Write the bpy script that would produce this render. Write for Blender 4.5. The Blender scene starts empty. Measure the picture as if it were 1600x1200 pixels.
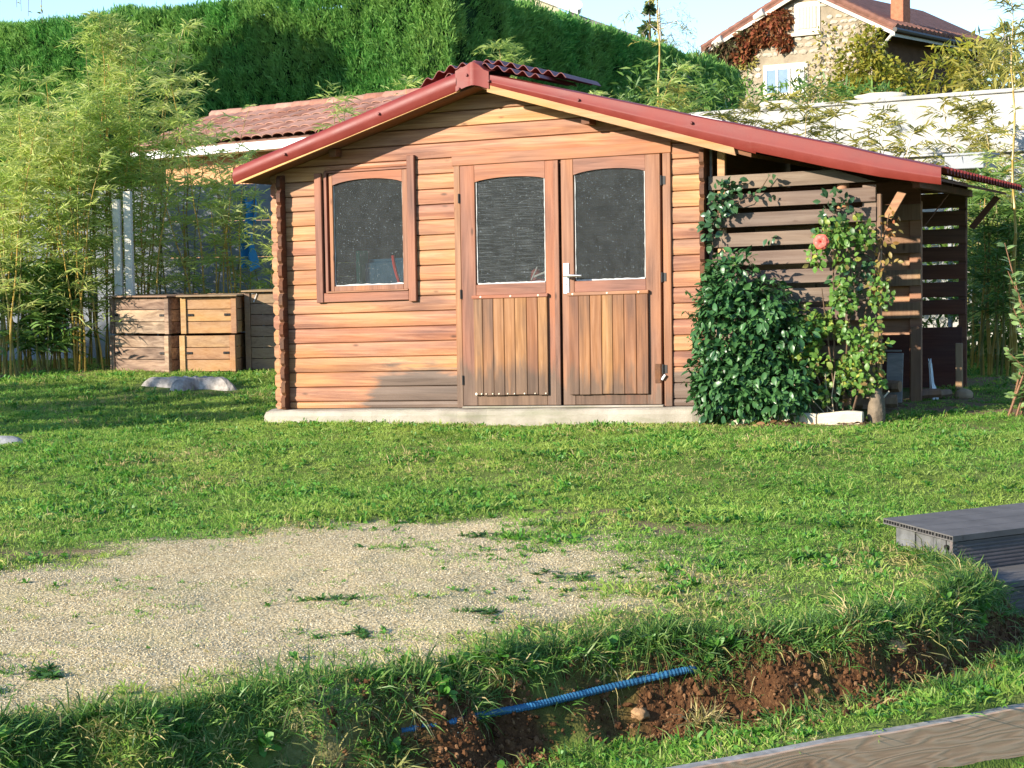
import bpy, bmesh, math, random
import numpy as np
from mathutils import Vector, Matrix
random.seed(7); RNG = np.random.default_rng(11)
scn = bpy.context.scene
COL = scn.collection

# ---------------------------------------------------------------- camera
CAM = np.array([6.9889, -12.3372, 1.2983])
_yaw, _p, _r = .387, .0709, -.0155
_f = Vector((-math.sin(_yaw)*math.cos(_p), math.cos(_yaw)*math.cos(_p), -math.sin(_p)))
_rt = Vector((math.cos(_yaw), math.sin(_yaw), 0)); _up = _rt.cross(_f)
_R = math.cos(_r)*_rt+math.sin(_r)*_up; _U = -math.sin(_r)*_rt+math.cos(_r)*_up
cd = bpy.data.cameras.new('camera'); cd.sensor_width = 36; cd.lens = 63.0
cd.clip_start = .1; cd.clip_end = 900
co = bpy.data.objects.new('camera', cd); COL.objects.link(co)
co.matrix_world = Matrix(((_R.x,_U.x,-_f.x,CAM[0]),(_R.y,_U.y,-_f.y,CAM[1]),(_R.z,_U.z,-_f.z,CAM[2]),(0,0,0,1)))
scn.camera = co

# ---------------------------------------------------------------- daylight
SUN_EL, SUN_TRAVEL = math.radians(19), Vector((.566, .824, 0))       # low autumn sun from the left, behind the camera
ld = Vector((.566*math.cos(SUN_EL), .824*math.cos(SUN_EL), -math.sin(SUN_EL)))
w = bpy.data.worlds.new('World'); scn.world = w; w.use_nodes = True
nt = w.node_tree; nt.nodes.clear()
sk = nt.nodes.new('ShaderNodeTexSky'); sk.sky_type = 'NISHITA'; sk.sun_disc = False
sk.sun_elevation = SUN_EL; sk.sun_rotation = math.atan2(-.566, -.824)
sk.air_density = 1.0; sk.dust_density = .25; sk.ozone_density = 4.0
bg = nt.nodes.new('ShaderNodeBackground'); bg.inputs['Strength'].default_value = .172
wo = nt.nodes.new('ShaderNodeOutputWorld')
nt.links.new(sk.outputs[0], bg.inputs[0]); nt.links.new(bg.outputs[0], wo.inputs[0])
sl = bpy.data.lights.new('sun', 'SUN'); sl.energy = 5.0; sl.angle = math.radians(.53); sl.color = (1, .905, .76)
so = bpy.data.objects.new('sun', sl); COL.objects.link(so); so.rotation_euler = ld.to_track_quat('-Z', 'Y').to_euler()
so.location = (0, 0, 30)
vs = scn.view_settings; vs.view_transform = 'Standard'; vs.look = 'None'; vs.exposure = 1.0; vs.gamma = 1; vs.use_curve_mapping = False

# ---------------------------------------------------------------- helpers
TILT = .024                                                          # the old shed has settled: it drops to the left
WL = {}                                                              # world location of every object made here
def tag(o, label=None, cat=None, group=None, kind=None):
    if label: o['label'] = label
    if cat: o['category'] = cat
    if group: o['group'] = group
    if kind: o['kind'] = kind
    return o
def thing(name, loc, label, cat, group=None):
    o = bpy.data.objects.new(name, None); COL.objects.link(o); o.location = loc; o.empty_display_size = .1
    WL[o.name] = Vector(loc)
    return tag(o, label, cat, group)
def link(name, me, loc, parent=None):
    o = bpy.data.objects.new(name, me); COL.objects.link(o)
    WL[o.name] = Vector(loc)
    if parent is not None:
        o.parent = parent; o.location = Vector(loc)-WL[parent.name]
    else:
        o.location = loc
    return o
class MB:
    def __init__(s): s.v = []; s.f = []
    def poly(s, vs_, fs):
        b = len(s.v); s.v += [tuple(map(float, q)) for q in vs_]; s.f += [tuple(b+i for i in f) for f in fs]; return s
    def box(s, x0, x1, y0, y1, z0, z1):
        return s.poly([(x0,y0,z0),(x1,y0,z0),(x1,y1,z0),(x0,y1,z0),(x0,y0,z1),(x1,y0,z1),(x1,y1,z1),(x0,y1,z1)],
                      [(3,2,1,0),(4,5,6,7),(0,1,5,4),(1,2,6,5),(2,3,7,6),(3,0,4,7)])
    def obox(s, o, a, b, c):
        o, a, b, c = map(Vector, (o, a, b, c))
        return s.poly([o, o+a, o+a+b, o+b, o+c, o+a+c, o+a+b+c, o+b+c],
                      [(3,2,1,0),(4,5,6,7),(0,1,5,4),(1,2,6,5),(2,3,7,6),(3,0,4,7)])
    def prism(s, A, B):
        n = len(A)
        return s.poly(list(A)+list(B), [tuple(range(n))[::-1], tuple(range(n, 2*n))]+[(i, (i+1) % n, n+(i+1) % n, n+i) for i in range(n)])
    def sweep(s, loops, closed=True, caps=True):
        n = len(loops[0]); k = len(loops); vs_ = [q for L in loops for q in L]; fs = []
        for j in range(k-1):
            for i in range(n if closed else n-1):
                fs.append((j*n+i, j*n+(i+1) % n, (j+1)*n+(i+1) % n, (j+1)*n+i))
        if caps and closed: fs += [tuple(range(n))[::-1], tuple((k-1)*n+i for i in range(n))]
        return s.poly(vs_, fs)
    def tube(s, pts, rad, n=8, caps=True):
        pts = [Vector(q) for q in pts]; loops = []
        if not hasattr(rad, '__len__'): rad = [rad]*len(pts)
        for i, q in enumerate(pts):
            d = (pts[min(i+1, len(pts)-1)]-pts[max(i-1, 0)]).normalized()
            a = d.orthogonal().normalized() if i == 0 else (a-d*a.dot(d)).normalized()
            b = d.cross(a)
            loops.append([q+(a*math.cos(2*math.pi*k/n)+b*math.sin(2*math.pi*k/n))*rad[i] for k in range(n)])
        return s.sweep(loops, True, caps)
    def make(s, name, mat=None, parent=None, smooth=False, bevel=0, sh=False, seg=1, loc=None, solid=0):
        V = np.array(s.v)
        if sh: V[:, 2] += TILT*V[:, 0]
        c = np.array(loc) if loc is not None else (V.min(0)+V.max(0))/2
        me = bpy.data.meshes.new(name); me.from_pydata((V-c).tolist(), [], s.f)
        bm = bmesh.new(); bm.from_mesh(me); bmesh.ops.recalc_face_normals(bm, faces=bm.faces)
        if bevel:
            es = [e for e in bm.edges if len(e.link_faces) == 2 and e.calc_face_angle(0) > .5]
            bmesh.ops.bevel(bm, geom=es, offset=bevel, segments=seg, affect='EDGES', clamp_overlap=True)
        if solid: bmesh.ops.solidify(bm, geom=bm.faces[:], thickness=solid)
        bm.to_mesh(me); bm.free()
        if smooth: me.polygons.foreach_set('use_smooth', [True]*len(me.polygons)); me.set_sharp_from_angle(angle=.75)
        if mat: me.materials.append(mat)
        return link(name, me, c, parent)
def npmesh(name, V, F, mat=None, smooth=False, attrs=None):
    V = np.asarray(V, np.float32); F = np.asarray(F, np.int32); k = F.shape[1]
    me = bpy.data.meshes.new(name)
    me.vertices.add(len(V)); me.vertices.foreach_set('co', V.ravel())
    me.loops.add(F.size); me.loops.foreach_set('vertex_index', F.ravel())
    me.polygons.add(len(F)); me.polygons.foreach_set('loop_start', np.arange(0, F.size, k, dtype=np.int32))
    if smooth: me.polygons.foreach_set('use_smooth', np.ones(len(F), bool))
    for an, av in (attrs or {}).items():
        a = me.attributes.new(an, 'FLOAT', 'POINT'); a.data.foreach_set('value', np.asarray(av, np.float32))
    me.update(calc_edges=True)
    if mat: me.materials.append(mat)
    return me
def unit(a): return a/np.maximum(np.linalg.norm(a, axis=-1, keepdims=True), 1e-9)
def strips(base, dirv, hint, length, width, prof=((0,.25),(.45,1),(1,0)), bend=0., sagdir=None):
    """many leaves or blades in one go: every one a tapering strip; returns (V, F)"""
    base = np.asarray(base, float); N = len(base); dirv = unit(np.asarray(dirv, float))
    side = unit(np.cross(dirv, hint)); nrm = np.cross(side, dirv)
    L = np.broadcast_to(length, (N,))[:, None]; W = np.broadcast_to(width, (N,))[:, None]
    B = np.broadcast_to(bend, (N,))[:, None]
    sd = -nrm if sagdir is None else np.broadcast_to(sagdir, (N, 3))
    rows = []
    for t, wd in prof[:-1]:
        p = base+dirv*L*t+sd*B*L*t*t
        rows += [p-side*W*wd*.5, p+side*W*wd*.5]
    t = prof[-1][0]; rows.append(base+dirv*L*t+sd*B*L*t*t)
    K = len(prof); nv = 2*(K-1)+1
    V = np.stack(rows, 1).reshape(-1, 3); f = []
    for k in range(K-2):
        a = 2*k; f += [(a, a+1, a+3), (a, a+3, a+2)]
    a = 2*(K-2); f.append((a, a+1, a+2))
    F = (np.arange(N)[:, None, None]*nv+np.array(f)[None]).reshape(-1, 3)
    return V, F
def join(parts):
    Vs, Fs, o = [], [], 0
    for V, F in parts:
        Vs.append(V); Fs.append(F+o); o += len(V)
    return np.concatenate(Vs), np.concatenate(Fs)
def rnd_dirs(n, zlo=-1, zhi=1):
    a = RNG.uniform(0, 2*np.pi, n); z = RNG.uniform(zlo, zhi, n); r = np.sqrt(np.clip(1-z*z, 0, 1))
    return np.stack([r*np.cos(a), r*np.sin(a), z], 1)

# ---------------------------------------------------------------- materials
class NT:
    def __init__(s, name):
        s.m = bpy.data.materials.new(name); s.m.use_nodes = True; s.t = s.m.node_tree; s.t.nodes.clear()
    def n(s, typ, ins=None, **kw):
        nd = s.t.nodes.new('ShaderNode'+typ)
        for k, v in kw.items(): setattr(nd, k, v)
        for k, v in (ins or {}).items(): s.set(nd.inputs[k], v)
        return nd
    def set(s, sock, v):
        if isinstance(v, bpy.types.NodeSocket): s.t.links.new(v, sock)
        elif isinstance(v, bpy.types.Node): s.t.links.new(v.outputs[0], sock)
        else:
            if sock.type == 'RGBA' and len(v) == 3: v = tuple(v)+(1,)
            sock.default_value = v
    def pos(s): return s.n('NewGeometry').outputs['Position']
    def objc(s): return s.n('TexCoord').outputs['Object']
    def rnd(s): return s.n('ObjectInfo').outputs['Random']
    def isl(s): return s.n('NewGeometry').outputs['Random Per Island']
    def scale(s, v, sc): return s.n('VectorMath', {0: v, 1: sc}, operation='MULTIPLY').outputs[0]
    def vadd(s, a, b): return s.n('VectorMath', {0: a, 1: b}, operation='ADD').outputs[0]
    def noise(s, v, sc, det=3, dist=0, rough=.5):
        return s.n('TexNoise', {'Vector': v, 'Scale': sc, 'Detail': det, 'Distortion': dist, 'Roughness': rough}).outputs[0]
    def math(s, op, a, b=0, clamp=False): return s.n('Math', {0: a, 1: b}, operation=op, use_clamp=clamp).outputs[0]
    def rng(s, v, a, b, c=0, d=1): return s.n('MapRange', {0: v, 1: a, 2: b, 3: c, 4: d}, clamp=True).outputs[0]
    def ramp(s, f, stops, interp='LINEAR'):
        r = s.n('ValToRGB', {0: f}); r.color_ramp.interpolation = interp; e = r.color_ramp.elements
        while len(e) < len(stops): e.new(.5)
        for k, (p, c) in enumerate(stops): e[k].position = p; e[k].color = tuple(c)+(1,)
        return r.outputs[0]
    def mix(s, f, a, b, mode='MIX'):
        n = s.n('Mix', data_type='RGBA', blend_type=mode)
        s.set(n.inputs[0], f); s.set(n.inputs[6], a); s.set(n.inputs[7], b); return n.outputs[2]
    def val(s, col, f):                                               # brightness
        return s.n('HueSaturation', {'Color': col, 'Value': f}).outputs[0]
    def bump(s, h, st=.3, d=.01): return s.n('Bump', {'Height': h, 'Strength': st, 'Distance': d}).outputs[0]
    def out(s, sh): s.t.links.new(sh.outputs[0] if isinstance(sh, bpy.types.Node) else sh, s.n('OutputMaterial').inputs[0]); return s.m
    def pbr(s, col, rough=.7, normal=None, spec=.3, **kw):
        i = {'Base Color': col, 'Roughness': rough, 'Specular IOR Level': spec}
        if normal is not None: i['Normal'] = normal
        i.update(kw)
        return s.n('BsdfPrincipled', i)

def wood(name, stops, axis=0, rough=.6, weather=None, wcol=((.10,.075,.06),(.24,.19,.155)), var=.22, knots=True, spec=.25, g=1.0):
    N = NT(name); r = N.rnd(); p = N.pos()
    off = N.n('CombineXYZ', {0: N.math('MULTIPLY', r, 7.3), 1: N.math('MULTIPLY', r, 3.1), 2: N.math('MULTIPLY', r, 11.7)}).outputs[0]
    q = N.vadd(p, off)
    sc = [26*g, 26*g, 26*g]; sc[axis] = 1.3*g
    gr = N.noise(N.scale(q, tuple(sc)), 1.0, 6, .9, .62)
    sc2 = [90, 90, 90]; sc2[axis] = 3
    fine = N.noise(N.scale(q, tuple(sc2)), 1.0, 3, 0, .6)
    sc3 = [5., 5., 5.]; sc3[axis] = 1.4
    blot = N.noise(N.scale(q, tuple(sc3)), 1.0, 3, 0, .5)
    f = N.math('ADD', N.math('MULTIPLY', gr, .62), N.math('ADD', N.math('MULTIPLY', fine, .18), N.math('ADD', N.math('MULTIPLY', N.math('SUBTRACT', blot, .5), .58), .165)))
    col = N.ramp(N.rng(f, .32, .72), stops)
    col = N.n('HueSaturation', {'Color': col, 'Hue': N.rng(r, 0, 1, .488, .508), 'Value': N.rng(r, 0, 1, 1-var, 1+var*.6), 'Saturation': N.rng(blot, .3, .7, .85, 1.1)}).outputs[0]
    if knots:
        sv = [7., 7., 7.]; sv[axis] = 2.6
        vo = N.n('TexVoronoi', {'Vector': N.scale(q, tuple(sv)), 'Scale': 1.0}).outputs['Distance']
        col = N.mix(N.rng(vo, .10, .035, 0, .75), col, (.05, .022, .012))
    if weather:
        z = N.n('SeparateXYZ', {0: p})
        m = weather(N, z.outputs[0], z.outputs[1], z.outputs[2], p)
        col = N.mix(m, col, N.ramp(f, [(.3, wcol[0]), (.75, wcol[1])]))
    return N.out(N.pbr(col, rough, N.bump(f, .35, .004), spec))

def wear_wall(N, x, y, z, p):                                        # bare grey patch low down beside the doors, ragged along the grain
    n = N.noise(N.scale(p, (2.2, 1, 14)), 1.0, 4, .4, .6)
    m = N.math('MULTIPLY', N.rng(z, .68, .24), N.rng(x, .50, .98))
    m2 = N.math('MULTIPLY', N.rng(z, .55, .1), N.rng(x, 3.2, 3.4))
    a = N.rng(N.math('ADD', N.math('MULTIPLY', N.math('MAXIMUM', m, m2), 1.0), N.math('MULTIPLY', N.math('SUBTRACT', n, .5), .9)), .42, .58)
    return N.math('MULTIPLY', a, .93)
def wear_door(N, x, y, z, p):
    n = N.noise(N.scale(p, (14, 1, 2.6)), 1.0, 4, .4, .6)
    a = N.rng(N.math('ADD', N.math('MULTIPLY', N.rng(z, .78, .25, 0, 1.0), N.rng(x, 2.1, 2.9, 1.0, .72)), N.math('MULTIPLY', N.math('SUBTRACT', n, .5), 1.2)), .42, .72)
    return N.math('MULTIPLY', a, .9)
W_LOG = wood('stained_log_wood', [(0,(.105,.037,.015)),(.3,(.240,.092,.038)),(.65,(.385,.175,.078)),(1,(.53,.28,.142))], 0, .55, wear_wall, ((.060,.042,.032),(.17,.125,.097)), var=.14)
W_GABLE = W_LOG
W_JAMB = wood('stained_upright_wood', [(0,(.11,.042,.021)),(.45,(.225,.094,.048)),(1,(.35,.165,.092))], 2, .55, wear_door, ((.055,.034,.024),(.18,.12,.085)), var=.12)
W_RAILW = wood('stained_cross_wood', [(0,(.12,.045,.022)),(.45,(.25,.103,.052)),(1,(.38,.178,.098))], 0, .55, None, var=.12)
W_DOOR = wood('stained_door_board', [(0,(.065,.028,.015)),(.35,(.145,.066,.031)),(.75,(.26,.122,.054)),(1,(.34,.178,.092))], 2, .6, wear_door, ((.045,.027,.018),(.155,.098,.066)), var=.22)
W_END = wood('dark_end_and_shade_wood', [(0,(.05,.02,.010)),(1,(.16,.065,.03))], 1, .7)  # dark end grain; on the side logs their shade is in the colour too
W_TRIM = wood('pale_roof_trim_wood', [(0,(.30,.14,.045)),(.5,(.46,.25,.09)),(1,(.56,.34,.15))], 0, .6)
W_DECK = wood('roof_deck_wood', [(0,(.10,.04,.02)),(1,(.25,.11,.05))], 0, .7)
W_SLAT = wood('grey_brown_slat_wood', [(0,(.092,.060,.043)),(.5,(.160,.108,.078)),(1,(.235,.172,.128))], 0, .75, var=.14)
W_WARM = wood('warm_slat_wood', [(0,(.20,.095,.045)),(.5,(.40,.205,.10)),(1,(.50,.29,.15))], 0, .7)
W_POST = wood('brown_post_wood', [(0,(.13,.072,.04)),(.5,(.24,.14,.078)),(1,(.33,.205,.115))], 2, .7)
W_REDPOST = wood('reddish_board_wood', [(0,(.08,.028,.017)),(1,(.20,.085,.05))], 0, .7)
W_BIN = wood('compost_larch_board', [(0,(.23,.11,.045)),(.5,(.42,.23,.10)),(1,(.52,.32,.16))], 0, .7, var=.15)
W_BINDAPPLE = wood('shade_dappled_compost_board', [(0,(.065,.038,.026)),(.45,(.19,.12,.078)),(1,(.44,.31,.21))], 0, .8, var=.25)  # darker copy of the bin boards, dappled shade put into the colour
W_BINGREY = wood('greyed_compost_board', [(0,(.145,.085,.048)),(.5,(.27,.17,.098)),(1,(.35,.24,.145))], 0, .8, var=.15)
W_PLANK = wood('pine_edging_plank', [(0,(.13,.085,.055)),(.5,(.26,.18,.12)),(1,(.36,.27,.19))], 0, .7, g=.8)
W_GREY = wood('silver_grey_wood', [(0,(.13,.12,.11)),(1,(.33,.30,.27))], 0, .85, var=.2)

def plain(name, col, rough=.6, spec=.3, var=.08, sc=6, bump=0, bsc=60, **kw):
    N = NT(name); p = N.pos(); n = N.noise(p, sc, 4, 0, .6)
    c = N.val(col, N.rng(n, .3, .7, 1-var, 1+var))
    b = N.bump(N.noise(p, bsc, 3), bump, .01) if bump else None
    return N.out(N.pbr(c, rough, b, spec, **kw))
def roof_metal():
    N = NT('red_brown_roofing'); p = N.pos()
    n = N.noise(p, 5, 5, 0, .65); n2 = N.noise(N.scale(p, (3, 3, 30)), 1, 3)
    c = N.ramp(n, [(.25, (.165, .020, .013)), (.55, (.20, .026, .017)), (.8, (.23, .037, .025))])
    c = N.mix(N.rng(n2, .62, .8, 0, .35), c, (.27, .10, .07))
    return N.out(N.pbr(c, N.rng(n, .3, .7, .48, .6), N.bump(N.noise(p, 120, 2), .08, .003), .4))
M_ROOF = roof_metal()
M_ROOFD = plain('dark_red_corrugated_sheet', (.19, .040, .034), .5, .3, .2, 8)
M_WHITE = plain('white_plastic', (.80, .80, .78), .35, .4, .03)
M_STEEL = plain('bright_steel', (.62, .60, .56), .3, .6, .05, Metallic=.9)
M_BLACK = plain('black_iron', (.02, .018, .017), .5, .4)
M_NAIL = plain('pale_nail_head', (.72, .62, .46), .4, .5)
M_SEAL = plain('white_glazing_sealant', (.50, .485, .455), .6, .3, .15, 20)
def concrete():
    N = NT('rough_concrete'); p = N.pos()
    n = N.noise(p, 3, 6, 0, .65); m = N.noise(p, 40, 4, 0, .7); v = N.noise(N.scale(p, (1.2, 1, 9)), 1.6, 4)
    c = N.ramp(n, [(.25, (.22, .19, .145)), (.5, (.34, .30, .24)), (.75, (.43, .385, .32))])
    c = N.mix(N.rng(v, .48, .70, 0, .7), c, (.20, .20, .125))
    c = N.mix(N.rng(m, .62, .75, 0, .5), c, (.2, .17, .13))
    return N.out(N.pbr(c, .9, N.bump(N.math('ADD', n, N.math('MULTIPLY', m, .4)), .5, .012), .2))
M_CONC = concrete()
def glass():
    N = NT('dusty_window_glass'); p = N.pos()
    fr = N.n('Fresnel', {'IOR': 1.5}).outputs[0]
    tr = N.n('BsdfTransparent', {'Color': (.74, .76, .75)}); gl = N.n('BsdfGlossy', {'Roughness': .06, 'Color': (1, 1, 1)})
    a = N.n('MixShader', {0: N.math('MULTIPLY', fr, .8), 1: tr, 2: gl})
    n1 = N.noise(p, 9, 5, .3, .65); n2 = N.noise(N.scale(p, (60, 1, 5)), 1.6, 4, 0, .7); n3 = N.noise(N.scale(p, (6, 1, 190)), 1, 2)
    vo = N.n('TexVoronoi', {'Vector': p, 'Scale': 78., 'Randomness': 1.}); d = vo.outputs['Distance']
    pick = N.n('SeparateColor', {0: vo.outputs['Color']}).outputs[0]
    sp = N.math('MULTIPLY', N.rng(d, .25, .12), N.rng(pick, .83, .90))
    dust = N.math('ADD', N.rng(n1, .35, .85, .042, .072), N.math('ADD', N.rng(n2, .58, .8, 0, .09), N.math('MULTIPLY', N.rng(n3, .5, .72, 0, .10), N.math('MULTIPLY', N.rng(N.n('SeparateXYZ', {0: p}).outputs[0], 1.5, 1.7), N.rng(N.n('SeparateXYZ', {0: p}).outputs[0], 2.36, 2.30)))))
    fac = N.math('ADD', dust, N.math('MULTIPLY', sp, .72), True)
    df = N.n('BsdfDiffuse', {'Color': (.42, .45, .46)})
    return N.out(N.n('MixShader', {0: fac, 1: a, 2: df}))
M_GLASS = glass()

def leafmat(name, cols, rough=.5, trans=.35, spec=.35, patch=None, psc=.8, var=.35):
    """cols: ramp picked per leaf; patch: colour blended in by a broad noise in the place"""
    N = NT(name); r = N.isl(); p = N.pos()
    k = len(cols); c = N.ramp(r, [(i/max(k-1, 1), cc) for i, cc in enumerate(cols)])
    if patch: c = N.mix(N.rng(N.noise(p, psc, 3), .42, .66, 0, .8), c, patch)
    c = N.val(c, N.rng(N.noise(p, 2.2, 2), .3, .7, 1-var*.5, 1+var*.5))
    b = N.pbr(c, rough, None, spec); t = N.n('BsdfTranslucent', {'Color': N.val(c, 1.25)})
    return N.out(N.n('MixShader', {0: trans, 1: b, 2: t}))
L_BAMBOO = leafmat('bamboo_leaf', [(.33,.43,.09),(.45,.54,.12),(.56,.60,.17),(.66,.65,.27),(.38,.49,.11)], .5, .55, .4, (.22,.33,.06), 1.1)
L_BAMDARK = leafmat('dark_bamboo_leaf', [(.07,.15,.03),(.11,.21,.035),(.16,.25,.05)], .5, .3, .4)  # darker bamboo copy; for the right thicket its shade is in the colour
L_OLIVE = leafmat('olive_bamboo_leaf', [(.22,.22,.045),(.32,.30,.06),(.40,.33,.08),(.18,.22,.045)], .5, .35, .3)
L_HEDGE = leafmat('conifer_hedge_spray', [(.045,.16,.032),(.08,.25,.045),(.13,.33,.065),(.21,.40,.09)], .6, .38, .25, (.22,.36,.08), .6)
L_HEDCORE = leafmat('hedge_dark_core', [(.012,.032,.01),(.016,.04,.012)], .9, 0, .05)  # near-black solid core, shade between the sprays put into its colour
L_LAUREL = leafmat('glossy_shrub_leaf', [(.026,.088,.028),(.042,.12,.036),(.070,.165,.045),(.045,.13,.04)], .36, .12, .45)
L_ROSE = leafmat('rose_leaf', [(.06,.15,.03),(.11,.22,.04),(.15,.29,.05),(.19,.33,.06),(.11,.24,.045),(.40,.41,.07),(.10,.20,.04),(.25,.16,.06)], .4, .35, .4)
L_ROSEDK = leafmat('dark_rose_leaf', [(.025,.075,.03),(.045,.11,.045),(.07,.14,.05)], .3, .2, .5)
L_ROSERED = leafmat('reddish_young_leaf', [(.30,.14,.04),(.34,.22,.06),(.24,.20,.05),(.36,.12,.05)], .45, .35, .35)
L_GRASS = leafmat('lawn_grass_blade', [(.11,.275,.034),(.165,.335,.042),(.24,.385,.058),(.13,.30,.04),(.37,.41,.11)], .5, .45, .3, (.33,.42,.08), .9)
L_LONG = leafmat('long_grass_blade', [(.05,.14,.022),(.08,.20,.03),(.13,.26,.05),(.20,.29,.07),(.06,.17,.03)], .45, .4, .35)
L_DRY = leafmat('dry_grass_blade', [(.44,.34,.16),(.52,.42,.22),(.38,.32,.12),(.33,.35,.10)], .7, .3, .2)
L_WEED = leafmat('dark_weed_leaf', [(.045,.12,.022),(.07,.17,.03),(.10,.20,.045)], .5, .3, .3)
L_CLOVER = leafmat('broad_weed_leaf', [(.07,.20,.025),(.10,.26,.03),(.14,.30,.05)], .45, .3, .35)
L_RED = leafmat('red_creeper_leaf', [(.22,.06,.03),(.30,.09,.04),(.18,.08,.03),(.28,.14,.05)], .6, .25, .2)
L_DEAD = leafmat('fallen_brown_leaf', [(.16,.08,.04),(.25,.13,.06),(.33,.2,.11)], .8, .1, .2)
L_PINE = leafmat('far_conifer_needles', [(.035,.08,.03),(.06,.11,.035),(.09,.14,.04)], .7, .2, .2)
L_YELLOW = leafmat('yellow_green_shrub_leaf', [(.17,.20,.025),(.26,.26,.03),(.33,.27,.035),(.12,.16,.025)], .5, .35, .3)
M_CANE = plain('yellow_bamboo_cane', (.42, .27, .055), .4, .4, .25, 12)
M_CANEG = plain('green_brown_cane', (.19, .17, .05), .5, .3, .3, 12)
M_TWIG = plain('woody_stem', (.12, .075, .045), .8, .2, .3, 20)
# ---------------------------------------------------------------- terrain shape (used by everything that stands on it)
CTRL = np.array([(0,-.2,.04),(1.7,-.2,.045),(3.4,-.2,.06),(3.9,-.3,.13),(4.4,-.3,.155),(4.8,0,.15),(4.8,1.2,.18),(4.9,2.5,.21),(-4,3.7,.22),
  (-2.8,4,.22),(-5,3.5,.20),(-1,-2.2,.04),(3,-4.5,.0),(5,-6,.0),(4,-8,.0),(6,-5,.0),(5.6,-4.4,.02),(7,-2,.10),(6,0,.16),
  (8,3,.25),(0,6,.22),(-8,0,.15),(-9,8,.25),(2,-8,.0),(0,-10,0.),(3,12,.3),(-10,14,.3),(9,-4,.05),(1,-5,.0),(-4,-6,.04)])
BANK = np.array([(-3,-18.),(1.0,-12.6),(2.9,-9.75),(3.83,-8.37),(4.09,-8.1),(4.27,-7.75),(4.49,-7.49),(4.72,-7.20),(4.88,-6.92),(5.12,-6.66),
  (5.42,-6.50),(5.69,-6.27),(5.93,-5.92),(6.03,-5.5),(6.04,-5.2),(5.93,-4.98),(5.80,-4.80),(5.88,-4.62),(7.7,-2.32),(9.6,.1),(14,5.6)])

def bank_s(x, y):
    """signed distance to the upper edge of the bank: positive on the upper lawn"""
    x = np.asarray(x, float); y = np.asarray(y, float)
    best = np.full(x.shape, 1e9); sg = np.ones(x.shape)
    for a, b in zip(BANK[:-1], BANK[1:]):
        d = b-a; L = np.hypot(*d)
        t = np.clip(((x-a[0])*d[0]+(y-a[1])*d[1])/L**2, 0, 1)
        dist = np.hypot(x-a[0]-t*d[0], y-a[1]-t*d[1])
        side = np.where(d[0]*(y-a[1])-d[1]*(x-a[0]) > 0, 1., -1.)
        m = dist < best
        best = np.where(m, dist, best); sg = np.where(m, side, sg)
    return best*sg

def vnoise(x, y, sc, seed=0):
    """cheap smooth value noise"""
    x = np.asarray(x, float)/sc; y = np.asarray(y, float)/sc
    xi = np.floor(x).astype(int); yi = np.floor(y).astype(int)
    fx = x-xi; fy = y-yi; fx = fx*fx*(3-2*fx); fy = fy*fy*(3-2*fy)
    def h(i, j):
        n = (i*374761393+j*668265263+seed*974711) & 0x7fffffff
        n = ((n ^ (n >> 13))*1274126177) & 0x7fffffff
        return ((n ^ (n >> 16)) & 0xffff)/65535.
    return (h(xi,yi)*(1-fx)+h(xi+1,yi)*fx)*(1-fy)+(h(xi,yi+1)*(1-fx)+h(xi+1,yi+1)*fx)*fy

def ground_up(x, y):
    x = np.asarray(x, float); y = np.asarray(y, float)
    num = np.zeros(x.shape); den = np.zeros(x.shape)
    for cx_, cy_, cz_ in CTRL:
        w = 1./((x-cx_)**2+(y-cy_)**2+.6)**1.5
        num += w*cz_; den += w
    return num/den

def ground(x, y, rough=True):
    x = np.asarray(x, float); y = np.asarray(y, float)
    s = bank_s(x, y)
    if rough:
        s = s+(vnoise(x, y, .16, 3)-.5)*.09+(vnoise(x, y, .05, 4)-.5)*.025
    up = ground_up(x, y)
    q = (x-5.522)*.778-(y+7.335)*.628                                     # beyond the edging plank the path lies lower
    low = -.275+.085*np.clip((x-5.2)/1.0, 0, 1)-.20*np.clip((q+.045)/.05, 0, 1)
    t = np.clip((s+.19)/.19, 0, 1); t = t*t*(3-2*t)
    z = low*(1-t)+up*t
    if rough:
        soil = np.clip(1-np.abs(s+.11)/.16, 0, 1)
        z = z+(vnoise(x, y, .5, 1)-.5)*.03+(vnoise(x, y, .13, 2)-.5)*.012
        z = z+soil*((vnoise(x, y, .035, 5)-.5)*.05+(vnoise(x, y, .09, 6)-.5)*.06)
    return z
# ================================================================ GROUND
GRAVEL = np.array([(2.29,-6.40),(2.30,-5.75),(2.49,-5.15),(2.85,-4.55),(3.16,-4.25),(3.70,-4.45),(4.25,-4.89),(4.65,-5.12),(4.98,-5.55),
  (4.95,-6.11),(4.72,-6.50),(4.50,-6.84),(4.33,-7.19),(4.17,-7.56),(3.91,-7.88),(3.64,-8.13),(2.3,-9.2),(.9,-9.0),(.7,-7.9),(1.3,-6.9)])
def poly_sd(P, x, y):
    """signed distance to a polygon, positive inside"""
    best = np.full(x.shape, 1e9); ins = np.zeros(x.shape, bool)
    for a, b in zip(P, np.roll(P, -1, 0)):
        d = b-a; t = np.clip(((x-a[0])*d[0]+(y-a[1])*d[1])/(d@d), 0, 1)
        best = np.minimum(best, np.hypot(x-a[0]-t*d[0], y-a[1]-t*d[1]))
        with np.errstate(divide='ignore', invalid='ignore'):
            c = ((a[1] > y) != (b[1] > y)) & (x < (b[0]-a[0])*(y-a[1])/(b[1]-a[1]+1e-12)+a[0])
        ins ^= c
    return np.where(ins, best, -best)
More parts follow.
